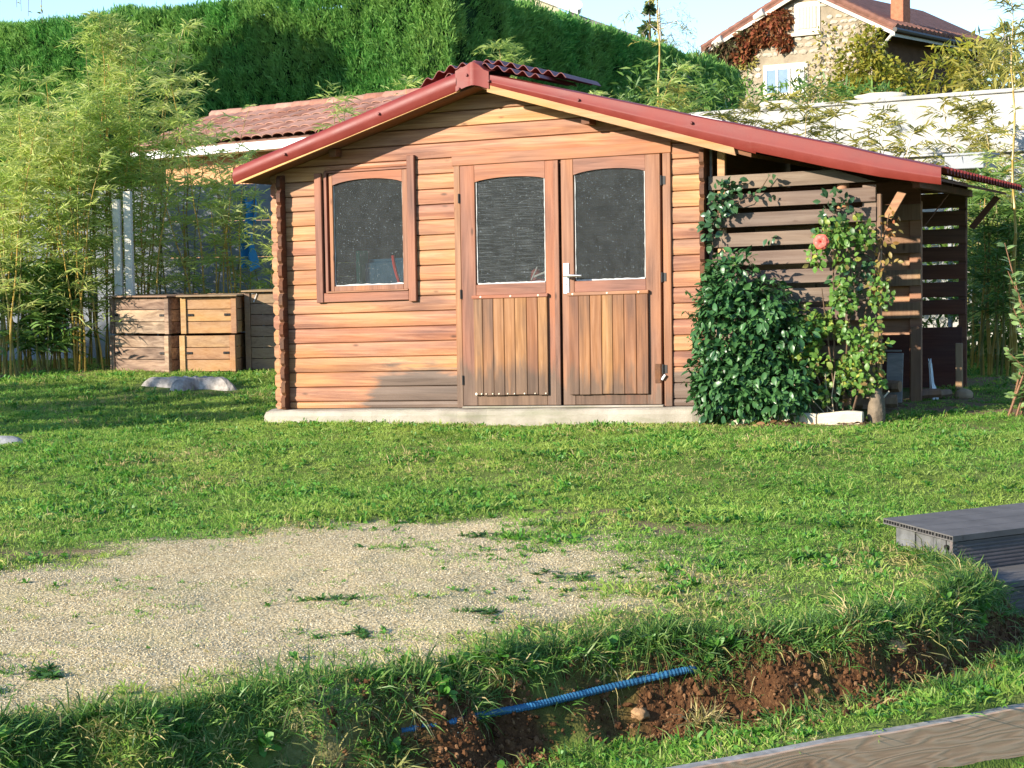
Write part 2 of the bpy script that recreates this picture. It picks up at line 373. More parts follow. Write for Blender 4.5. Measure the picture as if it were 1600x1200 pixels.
def m_gravel(x, y):
    d = .07+poly_sd(GRAVEL, x, y)+(vnoise(x, y, .45, 11)-.5)*.42+(vnoise(x, y, .11, 12)-.5)*.30
    soft = .20+.32*np.clip((x-3.5)/1.2, 0, 1)*np.clip((y+6.2)/1.2, 0, 1)
    return np.clip(.5+d/(2*soft), 0, 1)
BARE = [(2.07,-5.83,.22,.12),(2.2,-5.7,.15,.1),(4.41,-4.35,.3,.14),(3.95,-4.0,.22,.1),(5.5,.6,.5,.35),
        (4.3,-.35,.75,.28),(3.75,-.25,.5,.2),(5.0,1.2,.7,.9),(5.0,3.0,1.2,.9),(-4.2,2.2,.9,.3),(-4.5,3.2,2.,.5)]
def m_bare(x, y):
    m = np.zeros(np.shape(x))
    for bx, by, rx, ry in BARE:
        u = np.hypot((x-bx)/rx, (y-by)/ry)
        m = np.maximum(m, np.clip(1.25-1.0*u-(vnoise(x, y, .14, 21)-.5)*1.9, 0, 1))
    return m
def m_soil(x, y):
    s = bank_s(x, y)
    return np.clip(1.45-np.abs(s+.125)/.11+(vnoise(x, y, .19, 31)-.5)*2.0, 0, 1)*np.clip((x-4.35)/.4, 0, 1)*np.where((x > 5.7) & (y > -5.1), 0., 1.)
xs = np.unique(np.concatenate([np.arange(-14, 3.2, .14), np.arange(3.2, 6.7, .024), np.arange(6.7, 10.0, .05), np.arange(10.0, 14.01, .14)]))
ys = np.unique(np.concatenate([np.arange(-17, -9, .14), np.arange(-9, -4.4, .026), np.arange(-4.4, 0, .05), np.arange(0, 16, .11)]))
X, Y = np.meshgrid(xs, ys); sh_ = X.shape; X = X.ravel(); Y = Y.ravel(); Z = ground(X, Y)
ii = np.arange(len(X)).reshape(sh_)
Fq = np.stack([ii[:-1, :-1], ii[:-1, 1:], ii[1:, 1:], ii[1:, :-1]], -1).reshape(-1, 4)
def ground_mat():
    N = NT('garden_soil_and_turf'); p = N.pos()
    at = lambda k: N.n('Attribute', attribute_name=k).outputs['Fac']
    n1 = N.noise(p, 2.0, 5, 0, .6); n2 = N.noise(p, 38, 4, 0, .7); n3 = N.noise(p, 130, 3, 0, .7)
    turf = N.mix(n2, (.06, .10, .018), (.13, .18, .035))
    turf = N.mix(N.rng(n1, .45, .7, 0, .55), turf, (.20, .19, .065))
    soil = N.ramp(N.math('ADD', N.math('MULTIPLY', n2, .6), N.math('MULTIPLY', n3, .4)), [(.3, (.035, .015, .007)), (.52, (.09, .04, .017)), (.72, (.19, .095, .042))])
    vo = N.n('TexVoronoi', {'Vector': p, 'Scale': 95.}); vc = N.n('SeparateColor', {0: vo.outputs['Color']}).outputs[0]
    grav = N.ramp(vc, [(0, (.31, .23, .115)), (.5, (.52, .405, .22)), (1, (.66, .54, .33))])
    grav = N.mix(N.rng(vo.outputs['Distance'], .5, .8, 0, .45), grav, (.2, .16, .10))
    grav = N.mix(N.rng(n1, .48, .72, 0, .5), grav, (.38, .33, .15))
    dirt = N.ramp(n2, [(.3, (.12, .075, .04)), (.7, (.27, .19, .11))])
    c = N.mix(at('bare'), turf, dirt); c = N.mix(at('gravel'), c, grav); c = N.mix(at('soil'), c, soil)
    h = N.math('ADD', N.math('MULTIPLY', n2, .7), N.math('MULTIPLY', vo.outputs['Distance'], -.3))
    return N.out(N.pbr(c, .95, N.bump(h, .7, .015), .1))
M_GROUND = ground_mat()
me = npmesh('garden_ground', np.stack([X, Y, Z], 1), Fq, M_GROUND, True, dict(gravel=m_gravel(X, Y), soil=m_soil(X, Y), bare=m_bare(X, Y)))
tag(link('garden_ground', me, (0, 0, 0)), 'sloping garden ground with turf, a gravel patch and a cut earth bank', kind='structure')
a = 600; me = npmesh('far_ground', [(-a,-a,-.75),(a,-a,-.75),(a,a,-.75),(-a,a,-.75)], [(0,1,2,3)], plain('far_field_grass', (.07,.10,.03), .9, .1, .3, .3))
tag(link('far_ground', me, (0, 0, 0)), 'flat far ground reaching the horizon all round', kind='structure')

# ---------------------------------------------------------------- scattered ground cover (nobody could count it)
def scatter(name, pts, eul, scl, idx, sources, label):
    """one object: small source meshes set out on points by geometry nodes"""
    lib = bpy.data.collections.new(name+'_pieces')
    for k, m in enumerate(sources):
        o = bpy.data.objects.new('%s_piece_%02d' % (name, k), m); lib.objects.link(o)
    me = bpy.data.meshes.new(name); me.vertices.add(len(pts)); me.vertices.foreach_set('co', np.asarray(pts, np.float32).ravel())
    for an, ty, fld, v in (('rot', 'FLOAT_VECTOR', 'vector', eul), ('scl', 'FLOAT', 'value', scl), ('pick', 'INT', 'value', idx)):
        at = me.attributes.new(an, ty, 'POINT'); at.data.foreach_set(fld, np.ascontiguousarray(np.asarray(v, np.int32 if ty == 'INT' else np.float32).ravel()))
    o = link(name, me, (0, 0, 0)); tag(o, label, kind='stuff')
    ng = bpy.data.node_groups.new(name, 'GeometryNodeTree')
    ng.interface.new_socket('Geometry', in_out='INPUT', socket_type='NodeSocketGeometry')
    ng.interface.new_socket('Geometry', in_out='OUTPUT', socket_type='NodeSocketGeometry')
    nd = ng.nodes; gi = nd.new('NodeGroupInput'); go = nd.new('NodeGroupOutput')
    ci = nd.new('GeometryNodeCollectionInfo'); ci.inputs['Collection'].default_value = lib
    ci.inputs['Separate Children'].default_value = True; ci.inputs['Reset Children'].default_value = True
    ip = nd.new('GeometryNodeInstanceOnPoints'); ip.inputs['Pick Instance'].default_value = True
    def attr(nm, dt):
        q = nd.new('GeometryNodeInputNamedAttribute'); q.data_type = dt; q.inputs['Name'].default_value = nm
        return [s for s in q.outputs if s.enabled and s.name == 'Attribute'][0]
    er = nd.new('FunctionNodeEulerToRotation')
    lk = ng.links.new
    lk(attr('rot', 'FLOAT_VECTOR'), er.inputs[0]); lk(er.outputs[0], ip.inputs['Rotation'])
    lk(attr('scl', 'FLOAT'), ip.inputs['Scale']); lk(attr('pick', 'INT'), ip.inputs['Instance Index'])
    lk(gi.outputs[0], ip.inputs['Points']); lk(ci.outputs[0], ip.inputs['Instance']); lk(ip.outputs[0], go.inputs[0])
    md = o.modifiers.new('scatter', 'NODES'); md.node_group = ng
    return o
def tuft(name, n, r, hmin, hmax, wd, lean, bend, m, prof=((0,.8),(.5,1),(1,0))):
    a = RNG.uniform(0, 2*np.pi, n); rr = r*np.sqrt(RNG.uniform(0, 1, n))
    b = np.stack([rr*np.cos(a), rr*np.sin(a), np.full(n, -.006)], 1)
    a2 = a+RNG.normal(0, .9, n); t = np.abs(RNG.normal(lean, lean*.45, n))
    d = np.stack([np.sin(t)*np.cos(a2), np.sin(t)*np.sin(a2), np.cos(t)], 1)
    L = RNG.uniform(hmin, hmax, n)
    V, F = strips(b, d, rnd_dirs(n, -.3, .3), L, wd*RNG.uniform(.7, 1.3, n), prof, bend*RNG.uniform(.4, 1.3, n), (0, 0, -1))
    return npmesh(name, V, F, m)
LEAFP = ((0,.12),(.3,.8),(.62,1),(.85,.6),(1,0))
def rosette(name, n, L, wd, m, up=.5):
    a = np.arange(n)*2.4+RNG.uniform(0, .6, n); t = RNG.uniform(up, 1.35, n)
    d = np.stack([np.sin(t)*np.cos(a), np.sin(t)*np.sin(a), np.cos(t)], 1)
    V, F = strips(np.zeros((n, 3))+RNG.normal(0, .006, (n, 3)), d, np.array([0, 0, 1.])+RNG.normal(0, .2, (n, 3)), L*RNG.uniform(.6, 1.15, n), wd*RNG.uniform(.7, 1.2, n), LEAFP, .35, (0, 0, -1))
    return npmesh(name, V, F, m)
SRC = [tuft('lawn_tuft', 26, .055, .018, .042, .0038, .75, .5, L_GRASS) for _ in range(4)]
SRC += [tuft('lawn_tuft_tall', 20, .05, .03, .062, .0042, .6, .55, L_GRASS) for _ in range(2)]
SRC += [rosette('clover_patch', 16, .034, .012, L_CLOVER, .3) for _ in range(2)]
SRC += [tuft('dry_tuft', 20, .055, .02, .05, .0036, 1.0, .5, L_DRY) for _ in range(2)]
cf = np.array([_f.x, _f.y]); cf /= np.hypot(*cf); cr = np.array([cf[1], -cf[0]])
def sample(n, d0, d1, half=.38, pad=.9):
    D = np.sqrt(RNG.uniform(d0*d0, d1*d1, n)); s = RNG.uniform(-1, 1, n)*(half*D+pad)
    return CAM[0]+cf[0]*D+cr[0]*s, CAM[1]+cf[1]*D+cr[1]*s, D
def in_shed(x, y):
    return ((x > -.12) & (x < 3.6) & (y > -.14) & (y < 2.8)) | ((x > 3.4) & (x < 4.7) & (y > -.05) & (y < 2.8)) | bins_clear(x, y)
def bins_clear(x, y): return (x > -3.7) & (x < -2.0) & (y > 3.0) & (y < 4.2)
def step_clear(x, y):
    u = ((x-5.9)*.76+(y+4.87)*.65)/.981; v = (-(x-5.9)*.785+(y+4.87)*.62)/.981
    return ((u > .03) & (v > -.02) & (v < .58)) | ((u > .0) & (v > -.29) & (v < .1))
P_, S_, I_ = [], [], []
for d0, d1, dens, k in ((4.0, 6.6, 800, .95), (6.6, 9.5, 620, .98), (9.5, 13.5, 560, .95), (13.5, 21, 380, 1.15)):
    area = (.38*2*(d1**2-d0**2)/2+1.8*(d1-d0)); n = int(area*dens)
    x, y, D = sample(n, d0, d1); s = bank_s(x, y); u = RNG.uniform(0, 1, n)
    keep = (u > m_gravel(x, y)*1.02-.05-.30*np.clip((vnoise(x, y, .4, 43)-.50)*3, 0, 1)) & ((x-5.522)*.778-(y+7.335)*.628 > .10) | ((x-5.522)*.778-(y+7.335)*.628 < -.06)
    keep = keep & (u > m_gravel(x, y)*1.02-.05-.30*np.clip((vnoise(x, y, .4, 43)-.50)*3, 0, 1)) & (RNG.uniform(0, 1, n) > m_soil(x, y)*1.1) & (RNG.uniform(0, 1, n) > m_bare(x, y)*.93) & ~in_shed(x, y) & ~((np.hypot((x+1.97)/.62, (y-1.75)/.42) < 1)) & ~step_clear(x, y) & ((s < -.20) | (s > -.06) | (x < 4.62))
    x, y, s = x[keep], y[keep], s[keep]; n = len(x)
    weed = vnoise(x, y, .45, 41); edge = np.clip(1-np.abs(s-.2)/.25, 0, 1)
    dry = np.clip((vnoise(x, y, .7, 42)-.56)*2.0+1.0*np.clip(1-np.abs(poly_sd(GRAVEL, x, y)+.15)/.34, 0, 1)*np.clip((-y-5.2)/1, 0, 1)+.35*np.clip(1-np.abs(s-.3)/.4, 0, 1)+.30*np.clip((-y-4.9)/.8, 0, 1)*(s > 0)+.25*((s < -.2) & (x > 5.6)), 0, 1)
    r = RNG.uniform(0, 1, n)
    idx = RNG.integers(0, 4, n)
    idx = np.where((r < .16+.30*(s < -.25)+.5*np.clip((weed-.55)*4, 0, 1)), RNG.integers(4, 8, n), idx)
    idx = np.where(RNG.uniform(0, 1, n) < dry*.45, RNG.integers(8, 10, n), idx)
    ing = m_gravel(x, y) > .7; P_.append(np.stack([x, y, ground(x, y)], 1)); S_.append(np.where(ing, .6, 1.)*k*RNG.uniform(.7, 1.35, n)*(1+.25*(weed > .62))); I_.append(idx)
P_ = np.concatenate(P_); S_ = np.concatenate(S_); I_ = np.concatenate(I_); n = len(P_)
E_ = np.stack([RNG.normal(0, .15, n), RNG.normal(0, .15, n), RNG.uniform(0, 6.28, n)], 1)
scatter('lawn_grass', P_, E_, S_, I_, SRC, 'short green lawn grass with clover and dry yellow patches')
# long grass hanging over the edge of the bank
SRC = [tuft('bank_tuft', 30, .05, .07, .16, .0040, .62, .9, L_LONG) for _ in range(4)] + [tuft('dry_bank_tuft', 22, .05, .08, .17, .0036, .9, .9, L_DRY) for _ in range(2)]
SRC += [rosette('bank_weed', 12, .07, .026, L_CLOVER, .2) for _ in range(2)]
x, y, D = sample(84000, 4.0, 8.4, .44, 1.6); s = bank_s(x, y)
dens = np.clip(1-np.abs(s+.01)/.11, 0, 1)*(.35+.65*vnoise(x, y, .22, 51))*np.where(x < 4.6, 1.3, 1.)
dens = np.maximum(dens, np.clip(1-np.abs(s+.28)/.12, 0, 1)*.22)
dens = np.where((x < 4.7) & (s < -.05) & (s > -.6), np.maximum(dens, .30), dens)
keep = (RNG.uniform(0, 1, len(x)) < dens*1.05*np.where((s < -.07) & (s > -.3) & (x > 4.62) & (x < 5.32), .35, 1.)) & ~step_clear(x, y); x, y, s = x[keep], y[keep], s[keep]; n = len(x)
e = .02; gx = (bank_s(x+e, y)-bank_s(x-e, y))/(2*e); gy = (bank_s(x, y+e)-bank_s(x, y-e))/(2*e)
E_ = []
for k in range(n):
    tl = random.gauss(.75 if s[k] < .03 else .25, .25)*(1 if s[k] > -.2 else .4)
    ax = Vector((-gx[k], -gy[k], 0)); ax = ax.normalized() if ax.length > .1 else Vector((1, 0, 0))
    m = Matrix.Rotation(tl, 3, Vector((0, 0, 1)).cross(ax)) @ Matrix.Rotation(random.uniform(0, 6.28), 3, 'Z')
    E_.append(tuple(m.to_euler()))
idx = np.where(RNG.uniform(0, 1, n) < .16, RNG.integers(4, 6, n), np.where(RNG.uniform(0, 1, n) < .06, RNG.integers(6, 8, n), RNG.integers(0, 4, n)))
scatter('bank_grass', np.stack([x, y, ground(x, y)], 1), E_, RNG.uniform(.55, 1.15, n), idx, SRC, 'long grass and weeds hanging over the edge of the earth bank')
# gravel
def pebble(name, m, rough=.28, sub=1):
    bm = bmesh.new(); bmesh.ops.create_icosphere(bm, subdivisions=sub, radius=1)
    sx, sy, sz = random.uniform(.8, 1.25), random.uniform(.7, 1), random.uniform(.45, .75)
    for v in bm.verts:
        q = 1+random.uniform(-rough, rough); v.co = Vector((v.co.x*sx*q, v.co.y*sy*q, v.co.z*sz*q))
    me = bpy.data.meshes.new(name); bm.to_mesh(me); bm.free(); me.materials.append(m); return me
def stone_mat(name, cols, bump=.4):
    N = NT(name); r = N.rnd(); k = len(cols); p = N.pos()
    c = N.ramp(r, [(i/(k-1), cc) for i, cc in enumerate(cols)]); n = N.noise(p, 45, 4, 0, .7)
    return N.out(N.pbr(N.val(c, N.rng(n, .3, .7, .8, 1.15)), .9, N.bump(n, bump, .006), .15))
M_PEB = stone_mat('pale_gravel_stone', [(.60,.48,.28),(.48,.38,.21),(.33,.26,.14),(.54,.44,.28),(.63,.54,.36),(.47,.38,.23),(.70,.62,.46),(.56,.46,.29)])
M_CLOD = stone_mat('red_brown_earth_clod', [(.05,.021,.009),(.09,.04,.016),(.15,.07,.03),(.22,.12,.058)])
SRC = [pebble('pebble', M_PEB) for _ in range(5)]
x, y, D = sample(300000, 4.6, 9.4); g = m_gravel(x, y)
keep = (RNG.uniform(0, 1, len(x)) < g*(.30+.55*vnoise(x, y, .6, 61))) & ~step_clear(x, y); x, y = x[keep], y[keep]; n = len(x)
scatter('gravel', np.stack([x, y, ground(x, y)+.001], 1), RNG.uniform(0, 6.28, (n, 3))*np.array([.1, .1, 1]), RNG.uniform(.0014, .0038, n), RNG.integers(0, 5, n), SRC, 'pale beige gravel patch in the lawn')
# earth clods and roots on the cut face
SRC = [pebble('clod', M_CLOD, .22, 2) for _ in range(5)]
x, y, D = sample(190000, 4.6, 7.8); g = m_soil(x, y)
keep = (RNG.uniform(0, 1, len(x)) < g*.9); x, y = x[keep], y[keep]; n = len(x)
scatter('earth_clods', np.stack([x, y, ground(x, y)+.004], 1), RNG.uniform(0, 6.28, (n, 3)), np.clip(RNG.exponential(.0032, n)+.0025, 0, .016), RNG.integers(0, 5, n), SRC, 'loose red brown earth crumbling from the cut bank')
x, y, D = sample(9000, 4.6, 7.6); s = bank_s(x, y); keep = (np.abs(s+.05) < .05) & (m_soil(x, y-.0) > .15) & (RNG.uniform(0, 1, len(x)) < .45); x, y = x[keep], y[keep]; n = len(x)
b = np.stack([x, y, ground(x, y)+.01], 1); e = .02
out = -np.stack([(bank_s(x+e, y)-bank_s(x-e, y))/(2*e), (bank_s(x, y+e)-bank_s(x, y-e))/(2*e), np.zeros(n)], 1)
V, F = strips(b, out*.8+RNG.normal(0, .35, (n, 3))+np.array([0, 0, .1]), rnd_dirs(n), RNG.uniform(.03, .10, n), .003, ((0,.8),(.25,1),(.5,.8),(.75,.6),(1,0)), RNG.uniform(.8, 2.0, n), (0, 0, -1))
tag(link('hanging_roots', npmesh('hanging_roots', V, F, L_DRY), (0, 0, 0)), 'pale dry roots hanging from the cut turf edge', kind='stuff')
# dead leaves under the shrubs by the wood store
x = RNG.uniform(3.5, 4.65, 420); y = -.12-np.abs(RNG.normal(0, .16, 420)); n = 420
V, F = strips(np.stack([x, y, ground(x, y)+.012], 1), rnd_dirs(n, -.1, .35), np.array([0, 0, 1.])+RNG.normal(0, .5, (n, 3)), RNG.uniform(.03, .06, n), .026, LEAFP, .2)
tag(link('fallen_leaves', npmesh('fallen_leaves', V, F, L_DEAD), (0, 0, 0)), 'dry brown leaves lying under the shrubs at the wood store', kind='stuff')
# raised ground behind the white wall
def hill_z(x, y): return 2.75+np.clip((y-10)/35, 0, 1.6)*2.2
xx = np.linspace(-4, 30, 35); yy = np.linspace(8.2, 90, 50); Xh, Yh = np.meshgrid(xx, yy); Yh = Yh+np.clip(1-(Yh-8.2)/10, 0, 1)*(-(Xh-4.738)*.327+.35)
hs = Xh.shape; ii = np.arange(Xh.size).reshape(hs)
Fq = np.stack([ii[:-1, :-1], ii[:-1, 1:], ii[1:, 1:], ii[1:, :-1]], -1).reshape(-1, 4)
me = npmesh('hillside', np.stack([Xh.ravel(), Yh.ravel(), (hill_z(Xh, Yh)+(vnoise(Xh, Yh, 3., 71)-.5)*.3).ravel()], 1), Fq, plain('rough_hill_grass', (.09,.11,.03), .95, .1, .3, 2), True)
tag(link('hillside', me, (0, 0, 0)), 'raised ground behind the white wall carrying the stone house', kind='structure')
# ================================================================ THE SHED
SL = MB(); loops = []
for k, x in enumerate(np.linspace(-.098, 3.47, 46)):
    j = lambda s: (float(vnoise(x*1.0, s*1.7, .12, 80+s))-.5)
    e = .03 if k in (0, 45) else 0
    yf = -.135+j(1)*.016+e; zt = .127+j(2)*.012-e*.4
    loops.append([(x, 2.7, -.2), (x, yf+.004+j(3)*.01, -.2), (x, yf, .03), (x, yf+j(4)*.012, .085), (x, yf+.012+j(5)*.014, zt-.012), (x, yf+.03, zt), (x, 0.02, .129), (x, 2.7, .129)])
o = SL.sweep(loops).make('concrete_slab', M_CONC, sh=True, bevel=0)
tag(o, 'low grey concrete slab with a worn edge under the wooden shed', 'slab', kind='structure')

shed = thing('garden_shed', (1.7, 0, .13), 'orange brown timber log shed with double glazed doors and red roof', 'shed')
def und(x): return min(1.893+.304*(x+.194), 2.439-.307*(x-1.928))
def rooftop(x): return min(2.022+.311*(x+.218), 2.578-.2595*(x-1.9))
def log_piece(x0, x1, z0, z1, y=0, name='log', m=None, cut=True, th=.034):
    prof = [(th, z0+.001), (.011, z0+.001), (0, z0+.006), (-.003, (z0+z1)/2), (0, z1-.006), (.011, z1-.001), (th, z1-.001)]
    A, B = [], []
    for py, pz in prof:
        xa, xb = x0, x1
        if cut:                                                      # ends under the roof slopes are sawn along the slope
            xa = max(x0, (pz+.0-1.893-.045)/.304-.194); xb = min(x1, 1.928+(2.439+.045-pz)/.307)
        A.append((xa, y+py, pz)); B.append((max(xb, xa+.01), y+py, pz))
    return MB().prism(A, B).make(name, m or W_LOG, shed, sh=True)
for n in range(-1, 21):
    z0 = .185+.114*n if n >= 0 else .130; z1 = .185+.114*(n+1)
    if n >= 17: segs = [(-.01, 3.46)]
    elif n == 16: segs = [(-.01, 3.46)]
    elif n == 15: segs = [(-.01, .43), (1.13, 1.545), (3.18, 3.46)]
    elif n >= 7: segs = [(-.01, .40), (1.15, 1.545), (3.18, 3.46)]
    else: segs = [(-.01, 1.545), (3.18, 3.46)]
    for a, b in segs: log_piece(a, b, z0, z1, random.uniform(-.0015, .0015))
    if n == 15: log_piece(.43, 1.13, 1.9655, z1, 0)
    if -1 <= n <= 15 and z1 < 2.02:                                  # front logs run past the left corner
        MB().prism([(-.0102, .001, z0+.001), (-.034, .001, z0+.001), (-.054, .001, z0+.024), (-.054, .001, z1-.024), (-.034, .001, z1-.001), (-.0102, .001, z1-.001)],
                   [(-.0102, .035, z0+.001), (-.034, .035, z0+.001), (-.054, .035, z0+.024), (-.054, .035, z1-.024), (-.034, .035, z1-.001), (-.0102, .035, z1-.001)]).make('log_end', W_LOG, shed, sh=True)
for X0 in (.046, 3.442):                                              # side walls, half a log out of step, their ends proud of the front
    for n in range(-1, 16):
        z0 = .242+.114*n if n >= 0 else .130; z1 = .242+.114*(n+1)
        if z1 > und(X0+.017)+.06: continue
        j = random.uniform(-.006, .006); yf = -.088+j
        A = [(X0, yf+.02, z0+.001), (X0, yf, z0+.024), (X0, yf, z1-.024), (X0, yf+.02, z1-.001), (X0, 2.6, z1-.001), (X0, 2.6, z0+.001)]
        MB().prism(A, [(X0+.034, q[1], q[2]) for q in A]).make('log', W_END if X0 > 1 else W_END, shed, sh=True)
MB().prism([(.034, 2.56, .13), (3.442, 2.56, .13), (3.442, 2.56, und(3.442)+.012), (1.80, 2.56, und(1.8)+.008), (.034, 2.56, und(.034)+.012)], [(.034, 2.6, .13), (3.442, 2.6, .13), (3.442, 2.6, und(3.442)+.012), (1.80, 2.6, und(1.8)+.008), (.034, 2.6, und(.034)+.012)]).make('back_wall', W_DECK, shed, sh=True)
MB().box(.034, 3.442, .05, 2.56, .131, .15).make('floor', W_DECK, shed, sh=True)

# ---- window
def arch(x0, x1, ztop, zend, zmid, y0, y1, n=14):
    A = [(x0, ztop), (x1, ztop)]
    for k in range(n+1):
        t = 1-k/n; A.append((x0+(x1-x0)*t, zend+(zmid-zend)*(1-(2*t-1)**2)**.8))
    return [(a, y0, b) for a, b in A], [(a, y1, b) for a, b in A]
win = MB().box(.464, .494, -.006, .03, 1.04, 1.945).box(1.086, 1.138, -.006, .03, 1.04, 1.945).box(.494, 1.086, -.006, .03, 1.04, 1.078).make('window', W_JAMB, shed, sh=True, bevel=.003)
def sub(mb, name, m, par, **kw): return mb.make(name, m, par, sh=True, **kw)
sub(MB().prism(*arch(.494, 1.086, 1.945, 1.855, 1.893, -.005, .029)), 'arched_rail', W_RAILW, win)
sub(MB().box(.495, 1.085, .012, .016, 1.079, 1.89), 'pane', M_GLASS, win)
sub(MB().box(.422, .446, -.012, .03, 1.03, 1.966), 'inner_stop', W_JAMB, win, bevel=.002)
sub(MB().box(.446, 1.139, -.012, .03, 1.950, 1.966), 'inner_stop', W_RAILW, win, bevel=.002)
sub(MB().box(.350, .410, -.034, .0, .955, 1.952), 'trim_board', W_JAMB, win, bevel=.004)
sub(MB().box(1.140, 1.203, -.034, .0, .944, 2.046), 'trim_board', W_JAMB, win, bevel=.004)
sub(MB().box(.411, 1.139, -.028, .0, .957, 1.028), 'trim_board', W_RAILW, win, bevel=.004)
sub(MB().box(.440, 1.139, -.040, .03, 1.029, 1.041), 'sill', W_RAILW, win, bevel=.003)
def sealant(par, x0, x1, z0, z1, y=.009):
    mb = MB(); n = 24
    for (ax, az, bx, bz, dx, dz) in ((x0, z0, x1, z0, 0, 1), (x1, z0, x1, z1, -1, 0), (x0, z0, x0, z1, 1, 0)):
        if dx: wmax = .007
        else: wmax = .011
        A = []
        for k in range(n+1):
            t = k/n; wv = wmax*(.45+.9*float(vnoise(t*5+x0*9+dx*3, z0*7, .22, 90))); px, pz = ax+(bx-ax)*t, az+(bz-az)*t
            A.append([(px, y+.003, pz), (px, y, pz), (px+dx*wv*.8, y, pz+dz*wv*.8), (px+dx*wv, y+.0025, pz+dz*wv)])
        mb.sweep(A)
    sub(mb, 'sealant', M_SEAL, par)
sealant(win, .495, 1.085, 1.079, 1.85)

# ---- doors
MB().box(1.506, 3.216, -.016, .03, 1.944, 2.026).make('door_header', W_RAILW, shed, sh=True, bevel=.004)
MB().box(1.520, 1.571, -.016, .03, .131, 1.943).make('door_jamb', W_JAMB, shed, sh=True, bevel=.004)
MB().box(3.152, 3.212, -.020, .03, .131, 1.943).make('door_jamb', W_JAMB, shed, sh=True, bevel=.004)
MB().box(1.572, 3.150, -.045, .03, .1295, .143).make('threshold', M_CONC, shed, sh=True, bevel=.003)
MB().box(1.572, 3.150, .026, .034, .143, .97).box(2.31, 2.43, .0245, .034, .971, 1.942).box(3.11, 3.151, .0245, .034, .971, 1.942).make('door_backing', W_END, shed, sh=True)  # dark strips added behind the leaves so the gaps show dark
def door(x0, x1, sL, sR, g0, g1, gz, gzm, edges, nails_top, nails_bot, strip):
    d = MB().box(x0, sL, -.022, .022, .146, 1.940).box(sR, x1, -.022, .022, .146, 1.940).make('door', W_JAMB, shed, sh=True, bevel=.004)
    sub(MB().prism(*arch(sL+.0005, sR-.0005, 1.940, gz, gzm, -.0205, .021)), 'arched_rail', W_RAILW, d)
    sub(MB().box(sL+.0005, sR-.0005, -.0205, .021, .972, 1.052), 'rail', W_RAILW, d, bevel=.003)
    sub(MB().box(sL+.0005, sR-.0005, -.0205, .021, .147, .222), 'rail', W_RAILW if 0 else W_DOOR, d, bevel=.003)
    sub(MB().box(edges[0]-.012, edges[-1]+.006, -.052, -.0225, .947, .973), 'ledge_strip', W_RAILW, d, bevel=.004)
    for a, b in zip(edges[:-1], edges[1:]):
        sub(MB().box(a+.0012, b-.0012, -.046+random.uniform(-.002, .002), -.0225, .226+random.uniform(-.004, .003), .9465), 'board', W_DOOR, d, bevel=.0035)
    sub(MB().box(sL+.004, sR-.004, -.004, .0, 1.053, gzm), 'pane', M_GLASS, d)
    sealant(d, sL+.006, sR-.006, 1.0535, gz, -.0085)
    for k, (nx, nz, r) in enumerate([(q, .960, .0085) for q in nails_top]+[(q, .236, random.choice((.006, .007, .011))) for q in nails_bot]):
        y = -.0525 if nz > .9 else -.049
        sub(MB().tube([(nx, y, nz), (nx, y-.003, nz)], [r, r*.6], 8), 'nail', M_NAIL, d)
    return d
d1 = door(1.574, 2.332, 1.692, 2.252, 1.702, 2.245, 1.815, 1.842, [1.677, 1.749, 1.836, 1.923, 2.010, 2.103, 2.190, 2.267], [1.74, 1.98, 2.20],
          [1.692, 1.735, 1.772, 1.825, 1.876, 1.946, 2.0, 2.08, 2.165, 2.25], 0)
sub(MB().box(2.322, 2.362, -.034, -.0225, .147, 1.939), 'cover_strip', W_JAMB, d1, bevel=.003)
d2 = door(2.378, 3.134, 2.474, 3.022, 2.483, 3.017, 1.825, 1.858, [2.436, 2.512, 2.600, 2.689, 2.772, 2.861, 2.953, 3.042], [2.47, 2.735, 2.975], [], 0)
sub(MB().box(2.391, 2.436, -.031, -.0225, .964, 1.187), 'handle_plate', M_WHITE, d2, bevel=.003)
sub(MB().tube([(2.413, -.031, 1.098), (2.413, -.068, 1.098), (2.420, -.080, 1.098), (2.45, -.084, 1.096), (2.50, -.084, 1.094), (2.551, -.080, 1.092)], [.011, .011, .0115, .011, .010, .008], 10), 'handle_lever', M_STEEL, d2, smooth=True)
sub(MB().tube([(2.413, -.0312, 1.035), (2.413, -.033, 1.035)], .006, 8), 'keyhole', M_BLACK, d2)
for hx, hz, p_ in ((1.566, 1.70, d1), (1.570, .985, d1), (1.574, .34, d1), (3.144, 1.75, d2), (3.145, 1.06, d2), (3.146, .40, d2)):
    sub(MB().tube([(hx, -.026, hz-.035), (hx, -.026, hz+.035)], .008, 8).box(hx-.003, hx+.03*(1 if hx > 3 else .4), -.0235, -.0226, hz-.03, hz+.03), 'hinge', M_BLACK, p_)
sub(MB().box(3.085, 3.128, -.027, -.0226, .30, .44), 'lock_bracket', W_END, d2, bevel=.002)
sub(MB().tube([(3.14, -.034, .325), (3.165, -.036, .36)], .010, 8), 'bolt', M_WHITE, d2)

